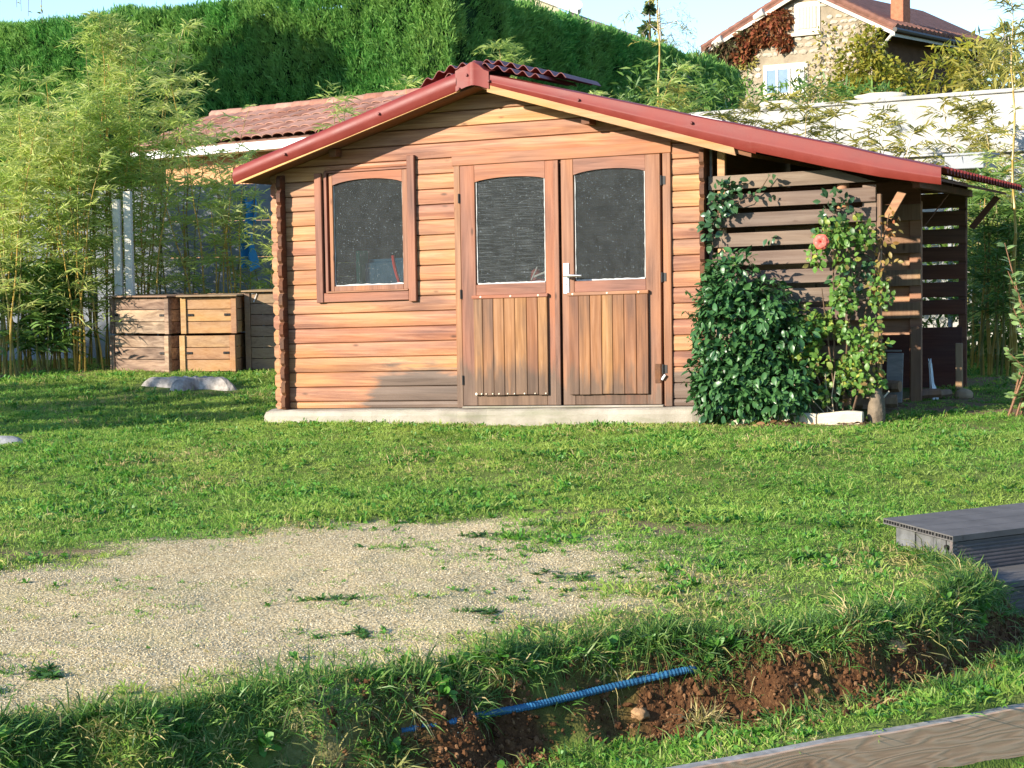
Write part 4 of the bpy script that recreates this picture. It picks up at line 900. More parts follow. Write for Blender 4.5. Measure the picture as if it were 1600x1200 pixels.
for x, y, zt, lb in ((-3.64, 3.06, 1.94, 'left of two slim cream posts among the bamboo'), (-3.54, 3.11, 2.02, 'right of two slim cream posts among the bamboo')):
    tag(MB().obox((x, y, gz(x, y)), (.075, .02, 0), (-.015, .06, 0), (0, 0, zt-gz(x, y))).make('slim_post', plain('cream_painted_post', (.62, .585, .49), .7, .2, .12, 9), bevel=.005), lb, 'post')
b = MB(); n = 12; V = []
for i in range(n+1):
    for j in range(n+1):
        u, v = i/n, j/n; V.append((-2.93+.16*u+.02*math.sin(v*7), 4.42+.06*math.sin(u*9+v*5), 1.95-.75*v+.03*math.sin(u*8)))
b.poly(V, [(i*(n+1)+j, i*(n+1)+j+1, (i+1)*(n+1)+j+1, (i+1)*(n+1)+j) for i in range(n) for j in range(n) if not (j in (4, 5) and i > 5) and not (j in (3, 4, 5) and i < 4)])
tag(b.make('plastic_sheet', plain('bright_blue_plastic', (.03, .23, .52), .5), smooth=True, solid=.003), 'torn bright blue plastic sheet hanging on the fence behind the bins', 'sheet')
# white wall on the right
N = NT('stained_white_render'); p = N.pos(); n_r = N.noise(p, 1.3, 5, .2, .65); st = N.noise(N.scale(p, (5, 5, .55)), 1.0, 4, 0, .6)
c = N.ramp(n_r, [(.3, (.28, .27, .245)), (.55, (.42, .41, .385)), (.75, (.50, .49, .465))]); c = N.mix(N.rng(st, .52, .75, 0, .55), c, (.36, .35, .31))
M_RENDER = N.out(N.pbr(c, .9, N.bump(N.noise(p, 14, 4), .25, .02), .1))
ww = thing('white_wall', (4.7, 8.3, .2), 'long bright white rendered wall behind the lean-to roof', 'wall')
wa = Vector((-2.2, 10.557, 0)); wd = Vector((.9503, -.3112, 0)); wn = Vector((.3112, .9503, 0))
MB().obox(wa+UZ*2.40, wd*13, wn*.28, UZ*.63).make('upper_panel', M_RENDER, ww, bevel=.01)
MB().obox(wa+wn*.05, wd*13, wn*.22, UZ*2.398).make('lower_panel', M_RENDER, ww)
MB().obox(wa-wn*.025+UZ*2.375, wd*13, wn*.05, UZ*.024).make('ledge', M_RENDER, ww, bevel=.004)
MB().obox(wa-wn*.03+UZ*3.031, wd*13, wn*.34, UZ*.045).make('coping', M_RENDER, ww, bevel=.008)
tag(MB().obox(Vector((4.22, 6.0, 2.10)), wd*.42, wn*.3, UZ*.13).obox(Vector((4.20, 5.99, 2.23)), wd*.46, wn*.34, UZ*.025).obox(Vector((4.24, 6.1, .0)), wd*.04, wn*.04, UZ*2.1).obox(Vector((4.56, 6.0, .0)), wd*.04, wn*.04, UZ*2.1).make('grey_trough', plain('zinc_grey', (.28, .29, .30), .6), bevel=.006), 'small grey trough on legs below the white wall', 'trough')
for x, y, s_, lb in ((1.70, 9.42, .22, 'large cream stone on top of the white wall, left of two'), (3.05, 8.99, .27, 'large cream stone on top of the white wall, right of two')):
    tag(rock('coping_stone', (x, y, 3.10), s_*1.15, .11, .06, M_PALE, amp=.25, seed=30+int(x)), lb, 'stone')
# low tiled house behind the fence on the left
M_TILE = NT('terracotta_roof_tile'); N = M_TILE; c = N.ramp(N.rnd(), [(0, (.27, .125, .085)), (.35, (.36, .18, .13)), (.7, (.42, .23, .17)), (1, (.30, .17, .13))])
M_TILE = N.out(N.pbr(N.val(c, N.rng(N.noise(N.pos(), 7, 4), .3, .7, .75, 1.15)), .9, None, .15))
th_ = thing('tiled_house', (-5, 9.5, .2), 'low neighbouring house with weathered pink tile roof and white eave', 'house')
a1 = Vector((.93, -.37, 0)).normalized(); a2 = Vector((.37, .93, 0)).normalized(); P0 = Vector((-8.01, 9.92, 2.9)); sl = Vector((0, 0, .36))
M_ORANGE = plain('orange_wall_render', (.48, .26, .14), .9, .1, .12, 3)
MB().obox(P0+a1*.35+a2*.35-UZ*2.9, a1*4.9, a2*2.6, UZ*2.88).make('wall', M_ORANGE, th_)
MB().obox(P0-a2*.02-UZ*.12, a1*5.4, a2*.03, UZ*.11).make('fascia', M_WHITE, th_)
MB().obox(P0-UZ*.115, a1*5.4, a2*.4, UZ*.02).make('soffit', M_WHITE, th_)
MB().obox(P0-UZ*.02, a1*5.4, a2*1.5+UZ*.55, UZ*.03).obox(P0+a2*1.5+UZ*.53, a1*5.4, a2*1.6-UZ*.55, UZ*.03).make('roof', plain('roof_underlay', (.2, .11, .08), .9), th_)
sv = a2*1.5+UZ*.55; nm = a1.cross(sv).normalized(); tb = MB(); loops = []
for t, lift in ((0, .022), (1, .0)):
    loops.append([a1*(.115*math.cos(q))+nm*(.045*math.sin(q)+lift)+sv.normalized()*(.33*t) for q in np.linspace(math.pi, 0, 7)])
tm = bpy.data.meshes.new('roof_tile'); n = 7
tm.from_pydata([tuple(q) for L in loops for q in L]+[tuple(q*1-nm*.012) for q in loops[0]], [], [(i, i+1, n+i+1, n+i) for i in range(n-1)]+[(2*n+i, 2*n+i+1, i+1, i) for i in range(n-1)]); tm.materials.append(M_TILE)
for r_ in range(5):
    for k in range(24):
        link('tile', tm, P0+a1*(.1+.222*k)+sv.normalized()*(.31*r_-.03)+nm*.034, th_)
for k in range(14):
    MB().tube([P0+sv+UZ*.03+a1*(.39*k), P0+sv+UZ*.035+a1*(.39*k+.40)], [.10, .085], 10).make('ridge_tile', M_TILE, th_, smooth=True)

# stone house on the hill
H0 = Vector((-2.715, 42.446, 0)); h1 = Vector((.96, -.28, 0)); h2 = Vector((.28, .96, 0))
hp_ = lambda u, z, d=0: H0+h1*u+h2*d+UZ*z
M_RUB = plain('cream_rubble_mortar', (.29, .235, .165), .95, .1, .2, 3, .6, 8)
M_RSTONE = stone_mat('cream_rubble_stone', [(.42,.36,.27),(.48,.42,.33),(.33,.27,.19),(.50,.45,.37),(.38,.31,.22)], .3)
M_HROOF = plain('red_brown_house_tiles', (.20, .095, .068), .85, .15, .25, 4)
M_SHADEW = plain('shaded_house_wall', (.10, .055, .035), .9, .1, .2, 2)  # side wall lies in shadow, that darkness put into the colour
hs_ = thing('stone_house', tuple(hp_(-3.3, 4.6, 3)), 'cream stone house on the hill with red tiled gable roof', 'house')
gx_ = lambda u: min(7.83+.451*(u+6.66), 7.94-.5*u)
A = [hp_(-6.1, 3.5), hp_(-.64, 3.5), hp_(-.64, gx_(-.64)-.02), hp_(-3.04, 9.42), hp_(-6.1, gx_(-6.1)-.02)]
MB().prism(A, [q+h2*.5 for q in A]).make('gable_wall', M_RUB, hs_)
A2 = [q+h2*.5 for q in A]
MB().prism([hp_(-.66, 3.5, .01), hp_(-.66, 3.5, 8), hp_(-.66, 8.15, 8), hp_(-.66, 8.15, .01)], [hp_(-.64, 3.5, .01), hp_(-.64, 3.5, 8), hp_(-.64, 8.15, 8), hp_(-.64, 8.15, .01)]).make('side_wall', M_SHADEW, hs_)
for (ua, za, ub, zb) in ((-6.72, 7.91, -3.04, 9.56), (-3.03, 9.555, .10, 7.99)):
    A = [hp_(ua, za-.16, -.28), hp_(ub, zb-.16, -.28), hp_(ub, zb, -.28), hp_(ua, za, -.28)]
    MB().prism(A, [q+h2*8.5 for q in A]).make('roof', M_HROOF, hs_)
    A = [hp_(ua, za-.28, -.29), hp_(ub, zb-.28, -.29), hp_(ub, zb-.165, -.29), hp_(ua, za-.165, -.29)]
    MB().prism(A, [q+h2*.06 for q in A]).make('verge_board', plain('cream_verge_board', (.6, .54, .44), .8), hs_)
for k in range(13):
    t = k/13; u = -3.0+3.05*t; z = 9.585-1.56*t; L = h1*.255-UZ*.128
    if k == 0: m_ = MB().tube([Vector((0, 0, 0)), L*1.06], [.11, .085], 8).make('verge_tile', M_HROOF, hs_); rt_ = m_.data; bpy.data.objects.remove(m_)
    link('verge_tile', rt_, hp_(u, z-.01, -.22)+L*.5, hs_)
for k in range(14):
    t = k/14; u = -6.7+3.65*t; z = 7.94+1.64*t; L = h1*.262+UZ*.118
    if k == 0: m_ = MB().tube([Vector((0, 0, 0)), L*1.06], [.10, .08], 8).make('verge_tile', M_HROOF, hs_); lt_ = m_.data; bpy.data.objects.remove(m_)
    link('verge_tile', lt_, hp_(u, z-.02, -.22)+L*.5, hs_)
for k in range(26):                                                  # rows of tiles seen along the right hand roof edge
    v_ = -.2+.31*k
    if k == 0: m_ = MB().tube([Vector((0, 0, 0)), h1*-.5+UZ*.25], [.12, .10], 7).make('tile', M_HROOF, hs_); et_ = m_.data; bpy.data.objects.remove(m_)
    link('tile', et_, hp_(-.12, 8.085, v_), hs_)
MB().tube([hp_(.16, 7.88, -.4), hp_(.16, 7.82, 8.5)], .075, 8).make('gutter', plain('dark_gutter', (.05, .04, .035), .5), hs_, smooth=True)
MB().obox(hp_(.02, 7.70, -.28), h1*.03, h2*8.6, UZ*.09).make('fascia', plain('grey_fascia', (.42, .41, .40), .6), hs_)
MB().tube([hp_(-.62, 7.2, -.2), hp_(.02, 7.78, -.25)], .045, 6).make('eave_bracket', plain('pale_bracket', (.55, .5, .42), .7), hs_)
cb = MB().obox(hp_(-.85, 7.9, 1.35), h1*.42, h2*.5, UZ*3.0).make('chimney', plain('orange_brick_chimney', (.42, .15, .08), .85, .15, .2, 10, .3, 20), hs_, bevel=.01)
for u, z in ((-4.47, 8.78), (-6.0, 8.08)): MB().tube([hp_(u-.25, z-.1, -.25), hp_(u+.12, z+.06, -.30)], [.10, .13], 10).make('purlin_end', plain('cream_purlin', (.62, .58, .5), .7), hs_, smooth=True)
# shuttered attic window and lower window
def wframe(u0, u1, z0, z1, kind):
    w_ = MB().obox(hp_(u0-.12, z0-.02, -.04), h1*(u1-u0+.24), h2*.05, UZ*(z1-z0+.16)).make('window', plain('pale_window_surround', (.64, .57, .46), .9), hs_, bevel=.01)
    if kind == 'shut':
        k = 6
        for q in range(k): MB().obox(hp_(u0+(u1-u0)*q/k+.006, z0+.08, -.075), h1*((u1-u0)/k-.012), h2*.034, UZ*(z1-z0-.1)).make('shutter_board', plain('faded_shutter', (.50, .43, .35), .8, .2, .12, 20), w_)
    else:
        MB().obox(hp_(u0, z0+.05, -.062), h1*(u1-u0)*.62, h2*.02, UZ*(z1-z0-.08)).make('pane', plain('blue_grey_pane', (.16, .23, .32), .15, .5), w_)
        for a_ in (0, .3, .62): MB().obox(hp_(u0+(u1-u0)*a_-.03, z0+.03, -.085), h1*.07, h2*.03, UZ*(z1-z0-.04)).make('frame', M_WHITE, w_)
        for q in range(3): MB().obox(hp_(u0+(u1-u0)*(.70+q*.11), z0, -.09), h1*(u1-u0)*.10, h2*.03, UZ*(z1-z0)).make('shutter_board', plain('white_shutter', (.72, .70, .64), .8), w_)
    MB().obox(hp_(u0-.18, z0-.14, -.14), h1*(u1-u0+.36), h2*.14, UZ*.11).make('sill', plain('stone_sill', (.62, .56, .46), .9), w_, bevel=.01)
wframe(-3.33, -2.66, 8.14, 8.90, 'shut'); wframe(-4.45, -3.10, 6.25, 7.06, 'open')
sm = [pebble('wall_stone', M_RSTONE, .22, 2) for _ in range(4)]; cnt = 0; row = 0
z = 5.6
while z < 9.4 and cnt < 290:
    hh = random.uniform(.15, .25); u = -6.05+random.uniform(0, .2)
    while u < -.75:
        wd_ = random.uniform(.20, .42)
        if gx_(u+wd_/2) > z+hh+.10 and not (-3.55 < u+wd_/2 < -2.45 and 7.95 < z < 9.0) and not (-4.7 < u+wd_/2 < -2.85 and 6.05 < z < 7.2) and z > (6.7 if u < -4.8 else 5.75) and random.random() < .9 and cnt < 290:
            o = link('stone', random.choice(sm), hp_(u+wd_/2, z+hh/2, -.01), hs_); o.scale = (wd_*.44, .045, hh*.56); o.rotation_euler = (0, random.uniform(-.15, .15), -.284); cnt += 1
        u += wd_
    z += hh
# distant house roof over the hedge
fh = thing('distant_house', (-13.5, 45, 4), 'distant house with white gable edge and grey roof rising over the hedge', 'house')
f1 = Vector((.93, .36, 0)).normalized(); f2 = Vector((-.36, .93, 0)).normalized(); F0 = Vector((-13.95, 44.7, 0))
A = [F0-f1*6, F0-f1*.2, F0-f1*.2+UZ*9.45, F0-f1*1.6+UZ*10.3, F0-f1*6+UZ*10.3]
MB().prism(A, [q+f2*5 for q in A]).make('wall', plain('cream_far_wall', (.62, .54, .38), .9), fh)
A = [F0-f1*2.4+UZ*10.35-f2*.3, F0+f1*.25+UZ*9.32-f2*.3, F0+f1*.25+UZ*9.85-f2*.3, F0-f1*2.4+UZ*10.9-f2*.3]
MB().prism(A, [q+f2*.2 for q in A]).make('verge_board', M_WHITE, fh)
A = [F0+f1*.0+UZ*9.45, F0+f1*3.6+UZ*8.12, F0+f1*3.6+UZ*7.9, F0+UZ*9.2]
MB().prism(A, [q+f2*4 for q in A]).make('roof', plain('grey_far_tiles', (.22, .20, .18), .8, .2, .2, 5), fh)
MB().tube([F0+f1*.25+UZ*9.62-f2*.35, F0+f1*.25+UZ*9.62+f2*1.0], .16, 10).make('gutter', M_WHITE, fh, smooth=True)
# ================================================================ PLANTS
def leaf_mesh(name, L, W_, m, fold=.25, droop=.25):
    """one broad leaf, folded along its midrib: 16 triangles"""
    V = []; rows = [(0, .0), (.18, .55), (.45, 1), (.72, .8), (1, 0)]
    for t, q in rows:
        z = -droop*L*t*t
        V += [(-W_*q/2, L*t, z+fold*W_*q/2), (0, L*t, z), (W_*q/2, L*t, z+fold*W_*q/2)]
    F = []
    for k in range(4):
        for c in (0, 1): F.append((3*k+c, 3*k+c+1, 3*k+c+4, 3*k+c+3))
    me = bpy.data.meshes.new(name); me.from_pydata(V, [], F); me.materials.append(m)
    me.polygons.foreach_set('use_smooth', [True]*len(F)); return me
def me_arrays(me):
    V = np.array([v.co[:] for v in me.vertices]); F = []
    for p in me.polygons:
        q = list(p.vertices); F += [(q[0], q[1], q[2]), (q[0], q[2], q[3])]
    return V, np.array(F)
def frames(dirs, nrms):
    y = unit(dirs); x = unit(np.cross(y, nrms)); z = np.cross(x, y); return np.stack([x, y, z], -1)   # columns
def place_leaves(root, P, dirs, nrms, meshes, scl, n_single, bulk_mat, focus=CAM, name='leaf'):
    """the leaves nearest the viewer are parts of their own, the rest one joined part"""
    M = frames(dirs, nrms); N = len(P); order = np.argsort(np.linalg.norm(P-focus, axis=1)) if n_single else np.arange(N)
    arr = [me_arrays(m) for m in meshes]; pick = RNG.integers(0, len(meshes), N); parts = []
    for r_, i in enumerate(order):
        if r_ < n_single:
            o = link(name, meshes[pick[i]], P[i], root)
            m = Matrix([list(M[i][k]) for k in range(3)]); o.rotation_euler = m.to_euler(); o.scale = (scl[i],)*3
        else:
            V, F = arr[pick[i]]; parts.append(((V*scl[i])@M[i].T+P[i], F))
    if parts:
        V, F = join(parts); c = V.mean(0)
        o = link('foliage', npmesh('foliage', V-c, F, bulk_mat, True), c, root); o['kind'] = 'stuff'
def blob_points(blobs, n, fill=.35):
    """points in and mostly on the surface of ellipsoids; returns points and outward normals"""
    vol = np.array([b[3]*b[4]*b[5] for b in blobs])**.75; cnt = np.maximum((n*vol/vol.sum()).astype(int), 4); P, Q = [], []
    for b, k in zip(blobs, cnt):
        d = rnd_dirs(k); r = np.where(RNG.uniform(0, 1, k) < fill, RNG.uniform(.3, 1, k)**.5, RNG.uniform(.85, 1.12, k))
        P.append(np.array(b[:3])+d*r[:, None]*np.array(b[3:6])); Q.append(unit(d/np.array(b[3:6])))
    return np.concatenate(P), np.concatenate(Q)
def stems(root, pairs, r, m=M_TWIG, name='stem'):
    for k, (a, b) in enumerate(pairs):
        a, b = Vector(a), Vector(b); mid = (a+b)/2+Vector((random.uniform(-.04, .04), random.uniform(-.03, .03), 0)); rr_ = r*random.uniform(.7, 1.2)
        MB().tube([a, mid, b], [rr_, rr_*.85, rr_*.5], 6).make(name, m, root, smooth=True)

# ---- bamboo
BP = ((0,.3),(.25,1),(.6,.8),(1,0))
def bamboo(label, x, y, h, n=5, spread=.16, lean=.10, dens=1., leaf=L_BAMBOO, cane=M_CANE, group='bamboo clumps along the garden boundary', t0=.22, L=.135, wd=.0125, hv=.18, cr_=.011, leans=None, bl=1.0):
    z0 = gz(x, y)-.03; root = thing('bamboo_clump', (x, y, z0), label, 'bamboo', group); base, dirs, hint, lens = [], [], [], []
    for c in range(n):
        a = random.uniform(0, 6.28); r = spread*math.sqrt(random.random()); bx, by = x+r*math.cos(a), y+r*math.sin(a)
        hh = h*(1 if c == 0 else random.uniform(1-2*hv, 1)); ln = leans[c % len(leans)] if leans else (random.gauss(0, lean), random.gauss(0, lean)*.7)
        pts = []; k = max(8, int(hh/.21))
        for i in range(k+1):
            t = i/k; s_ = t+.9*t**3.2*(abs(ln[0])+abs(ln[1]))
            pts.append(Vector((bx+ln[0]*hh*(.5*t+.5*t**2.4)+.012*math.sin(i*1.3+c), by+ln[1]*hh*(.5*t+.5*t**2.4), z0+hh*(t-.10*t**4))))
        P, R_ = [], []
        for i, p in enumerate(pts):
            q = cr_*(1-.75*i/k)
            if 0 < i < k: P += [p-UZ*.006, p, p+UZ*.008]; R_ += [q, q*1.28, q]
            else: P.append(p); R_.append(q)
        MB().tube(P, R_, 6).make('cane', cane if random.random() < .75 else M_CANEG, root, smooth=True)
        for i in range(1, k+1):
            t = i/k
            if t < t0: continue
            for b in range((4 if t > .55 else 3) if t < .92 else 6):
                if random.random() > dens: continue
                a = random.uniform(0, 6.28); bl_ = bl*random.uniform(.20, .52)*(1.15-.65*t); up = random.uniform(.15, .9)
                d = np.array([math.cos(a), math.sin(a), up]); m = random.randint(5, 9); o = np.array(pts[i])
                for j in range(m):
                    s_ = (j+.6)/m; p = o+d*bl_*s_+np.array([0, 0, -.35*bl_*s_*s_])
                    for sd in ((1, -1) if random.random() < .7 else (random.choice((1, -1)),)):
                        side = np.array([-d[1], d[0], 0])*sd
                        base.append(p); dirs.append(d*.55+side*random.uniform(.3, .9)+np.array([0, 0, random.uniform(-.55, .55)])); lens.append(L*random.uniform(.55, 1.2))
    base = np.array(base); dirs = np.array(dirs)
    if len(base):
        V, F = strips(base, dirs, rnd_dirs(len(base)), np.array(lens), wd*RNG.uniform(.75, 1.25, len(base)), BP, .28, (0, 0, -1)); c = np.array([x, y, z0+h*.6])
        o = link('foliage', npmesh('foliage', V-c, F, leaf), c, root); o['kind'] = 'stuff'
    return root
for a in (
 ('dense pale bamboo clump at the far left picture edge', -4.35, 2.25, 3.1, 9, .25, .10, 1.0),
 ('bamboo clump filling the left edge behind the first clumps', -5.0, 3.35, 3.0, 9, .3, .12, 1.0),
 ('bamboo clump in front of the two slim cream posts, left side', -3.86, 2.80, 2.7, 8, .20, .10, .8),
 ('bamboo clump between the left screen and the slim cream posts', -4.45, 3.75, 3.25, 8, .25, .10, 1.0),
 ('bright bamboo clump under the white eave of the tiled house', -3.35, 4.1, 3.25, 4, .22, .12, .65),
 ('bamboo clump at the left edge drooping outward over the lawn', -4.75, 2.75, 3.3, 10, .25, .14, 1.0),
 ('bamboo clump standing second from the left picture edge', -4.25, 3.05, 3.3, 10, .25, .10, 1.0),
 ('tallest bamboo clump of the left screen, topping the hedge shade', -4.1, 3.55, 4.05, 8, .22, .07, .9),
 ('bamboo clump just left of the left compost bin', -3.75, 3.60, 3.35, 9, .22, .10, 1.0),
 ('leaning tall bamboo whose tip arches right against the hedge', -3.85, 4.05, 3.95, 5, .15, .06, .9),
 ('bamboo clump directly behind the left compost bin', -3.5, 4.25, 3.2, 4, .2, .12, .55),
 ('bamboo clump behind the joint of the two front compost bins', -3.2, 4.45, 3.05, 3, .2, .12, .5),
 ('thin bamboo clump behind the middle compost bin', -3.0, 4.2, 2.8, 6, .14, .12, .8),
 ('bamboo clump behind the greyer right compost bin', -2.75, 4.55, 2.3, 3, .2, .12, .55),
 ('low leafy bamboo tucked between right bin and shed corner', -2.45, 4.5, 1.75, 7, .24, .2, .9)):
    lb, x, y, h, n, sp_, ln, dn = a
    kw = {}
    if 'arches right' in lb: kw['leans'] = [(.13, .03), (.05, .02), (.16, .05), (-.04, .03)]
    if 'thin bamboo' in lb: kw.update(t0=.5, leans=[(-.10, 0), (-.03, 0), (.03, 0.02), (-.06, .03), (.10, 0)])
    bamboo(lb, x, y, h, n, sp_, ln, dn, **kw)
bamboo('dark green low bamboo bush at the foot of the left screen', -4.25, 2.62, 1.25, 9, .28, .22, 1.0, leaf=L_BAMDARK, cane=M_CANEG, t0=.18, L=.16, wd=.024)
bamboo('slim bamboo tips showing between left roof slope and tiled house, left', -2.0, 5.0, 3.15, 3, .15, .05, .55)
bamboo('slim bamboo tips rising above the middle of the left roof slope', -1.35, 5.3, 3.3, 3, .22, .06, .5)
bamboo('single pale bamboo tip rising behind the roof ridge', -.40, 5.70, 3.70, 2, .10, .02, .95, leans=[(0, 0), (.05, 0)], hv=.12)
bamboo('bushy bamboo rising behind the right roof slope', .95, 5.95, 3.35, 8, .33, .10, 1.0)
bamboo('tall yellow bamboo cane standing above the right roof slope', 1.30, 5.85, 4.35, 1, .02, .0, .30, leans=[(0, 0)], cr_=.022, t0=.62, leaf=L_OLIVE)
bamboo('bamboo behind the right roof slope next to the white wall', 1.6, 6.3, 3.15, 8, .33, .12, 1.0, leaf=L_OLIVE)
for k, (x, y, h, n, dn, lb) in enumerate([(2.05, 6.75, 2.85, 5, .9, 'sparse bamboo before the white wall, nearest the roof'), (2.55, 6.8, 3.1, 5, .9, 'sparse bamboo before the white wall below the shuttered gable window'),
     (3.0, 7.1, 3.05, 5, .95, 'sparse bamboo before the white wall left of the grey trough'), (3.55, 7.15, 2.85, 5, .75, 'sparse bamboo before the white wall with the widest gaps'), (4.15, 7.3, 3.0, 6, .9, 'sparse bamboo before the white wall, rightmost of the row')]):
    bamboo(lb, x, y, h, n, .22, .09, dn, leaf=L_OLIVE, t0=.45, L=.14, wd=.016, cr_=.008)
bamboo('yellow tipped bamboo right of the grey trough', 4.75, 6.3, 2.6, 7, .3, .12, .9, leaf=L_OLIVE)
bamboo('dense bright bamboo right of the lean-to eave', 4.95, 4.6, 2.15, 9, .32, .12, 1.0)
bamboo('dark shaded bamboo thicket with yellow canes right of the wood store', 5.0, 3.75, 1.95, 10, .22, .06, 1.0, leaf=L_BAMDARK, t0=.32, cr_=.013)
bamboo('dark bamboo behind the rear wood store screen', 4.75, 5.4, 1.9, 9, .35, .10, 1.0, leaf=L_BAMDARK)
bamboo('bamboo thicket at the right picture edge', 5.55, 4.2, 2.3, 8, .3, .10, 1.0, leaf=L_BAMBOO)
bamboo('tallest yellow cane crossing the white wall at the right edge', 5.22, 3.25, 3.6, 1, .01, .0, .45, leans=[(-.012, 0)], cr_=.016, t0=.55, leaf=L_OLIVE)

# ---- clipped conifer hedges
def hedge(label, a, b, depth, h, z_lo, per, core=True, name='conifer_hedge', sl_=.15, sw=.026, group=None):
    a = np.array([*a, 0.]); b = np.array([*b, 0.]); e = (b-a); Lh = np.linalg.norm(e); e /= Lh; nr = np.array([e[1], -e[0], 0.])      # outward: to the right of a->b
    root = thing(name, tuple(a+e*Lh/2), label, 'hedge', group)
    nx, nz = int(Lh/.5), int(h/.5); loops = []
    for i in range(nx+1):
        p = a+e*Lh*i/nx; w_ = lambda s: (float(vnoise(p[0]*1.0+p[1], s*2.3, .9, 111))-.5)*.3
        loops.append([tuple(p+nr*(-.40+w_(1))+UZn*0), tuple(p+nr*(-.40+w_(2))+UZn*h*.5), tuple(p+nr*(-.45+w_(3))+UZn*(h-.22+w_(5)*.5)), tuple(p-nr*(depth-.1)+UZn*(h-.22+w_(6)*.5)), tuple(p-nr*depth)])
    if core: MB().sweep(loops).make('dark_core', L_HEDCORE, root)
    parts = []
    def spray(P, N_):
        n = len(P)
        P = P+N_*((vnoise(P[:, 0]+P[:, 1]*.7, P[:, 2], .8, 112)-.5)*.28+(vnoise(P[:, 0]-P[:, 1], P[:, 2], .22, 113)-.5)*.26)[:, None]
        for q in range(4):
            d = N_*RNG.uniform(.2, .8, (n, 1))+np.array([0, 0, 1.])*RNG.uniform(.5, 1.4, (n, 1))+RNG.normal(0, .40, (n, 3))
            parts.append(strips(P+RNG.normal(0, .03, (n, 3)), d, rnd_dirs(n), sl_*RNG.uniform(.5, 1.25, n), sw*RNG.uniform(.6, 1.2, n), ((0,.4),(.45,1),(1,0)), .15, (0, 0, -1)))
    n = int(Lh*(h-z_lo)*per); u = RNG.uniform(0, Lh, n); z = RNG.uniform(z_lo, h, n)
    spray(a+e*u[:, None]+np.array([0, 0, 1.])*z[:, None], np.tile(nr, (n, 1)))
    n = int(Lh*depth*per*.8); u = RNG.uniform(0, Lh, n); w_ = RNG.uniform(0, depth, n)
    spray(a+e*u[:, None]-nr*w_[:, None]+np.array([0, 0, h]), np.tile([0, 0, 1.], (n, 1)))
    for end, sg in ((a, -1), (b, 1)):
        n = int(depth*(h-z_lo)*per*.8); w_ = RNG.uniform(0, depth, n); z = RNG.uniform(z_lo, h, n)
        spray(end-nr*w_[:, None]+np.array([0, 0, 1.])*z[:, None], np.tile(e*sg, (n, 1)))
    V, F = join(parts); c = a+e*Lh/2+np.array([0, 0, h/2])
    o = link('foliage', npmesh('foliage', V-c, F, L_HEDGE), c, root); o['kind'] = 'stuff'; return root
UZn = np.array([0, 0, 1.])
hedge('tall sunlit conifer hedge on the left behind the tiled house', (-22.5, 19.75), (-6.2, 17.3), 2.2, 6.25, 2.5, 520)
hedge('tall conifer hedge in shade running back behind the roof ridge', (-6.25, 18.7), (-5.9, 36.0), 2.2, 6.2, 2.6, 330, sl_=.19, sw=.035)
# unseen hedges added beyond the left edge to shade lawn, bins and tall hedge
hedge('unseen hedge added left of the lawn to shade it', (-7.15, -7.35), (-4.35, -5.75), 1.2, 2.4, .3, 26, core=False, sl_=.3, sw=.09)
hedge('unseen higher hedge added beside the lawn to shade it', (-9.6, -8.7), (-7.2, -7.38), 1.2, 3.7, .3, 24, core=False, sl_=.3, sw=.09)
hedge('unseen taller hedge added left of the garden to shade bamboo and bins', (-18.5, -9.6), (-11.4, -8.2), 1.6, 5.2, .5, 18, sl_=.5, sw=.18)
hedge('unseen very tall hedge added further left to shade the conifer hedge', (-27., 2.0), (-15.4, 7.8), 2., 9.2, 1, 22, sl_=.5, sw=.16)

# ---- glossy evergreen shrub at the shed corner
sr = thing('glossy_shrub', (3.75, -.3, .1), 'dense dark green glossy leaved shrub at the shed corner', 'shrub')
BL = [(3.72,-.36,.80,.22,.20,.36), (3.66,-.36,.42,.18,.20,.30), (3.74,-.30,1.12,.17,.16,.19), (3.64,-.30,1.02,.13,.14,.20), (3.93,-.32,.90,.20,.16,.22), (4.02,-.38,.40,.27,.18,.20), (3.78,-.40,.38,.28,.18,.24), (4.12,-.28,.78,.15,.13,.14), (3.58,-.34,.30,.10,.12,.16), (3.90,-.36,.62,.2,.16,.18), (4.16,-.36,.34,.14,.14,.16), (3.58,-.32,.72,.10,.13,.22), (4.02,-.28,.98,.12,.12,.12)]
for k in range(34):                                                  # ragged outer shoots
    b = random.choice(BL[:11]); d = rnd_dirs(1)[0]; BL.append((b[0]+d[0]*b[3]*.95, b[1]-abs(d[1])*b[4]*.8, b[2]+d[2]*b[5]*.95, .055, .05, .065))
P, Q = blob_points(BL, 5200, .45); n = len(P); kp = (P[:, 2] > .13) & (P[:, 1] < -.05); P, Q = P[kp], Q[kp]; n = len(P)
dr = Q*.75+RNG.normal(0, .5, (n, 3))+np.array([0, 0, -.35]); nn = Q*.7+np.array([0, 0, .6])+RNG.normal(0, .35, (n, 3))
lm = [leaf_mesh('leaf', .070, .034, L_LAUREL, .3, .3), leaf_mesh('leaf', .062, .033, L_LAUREL, .2, .5), leaf_mesh('leaf', .078, .036, L_LAUREL, .35, .2)]
place_leaves(sr, P, dr, nn, lm, RNG.uniform(.5, 1.2, n), 280, L_LAUREL)
stems(sr, [((3.7+random.uniform(-.1, .1), -.3, .1), (3.7+random.uniform(-.25, .4), -.34, random.uniform(.6, 1.1))) for _ in range(7)], .011)
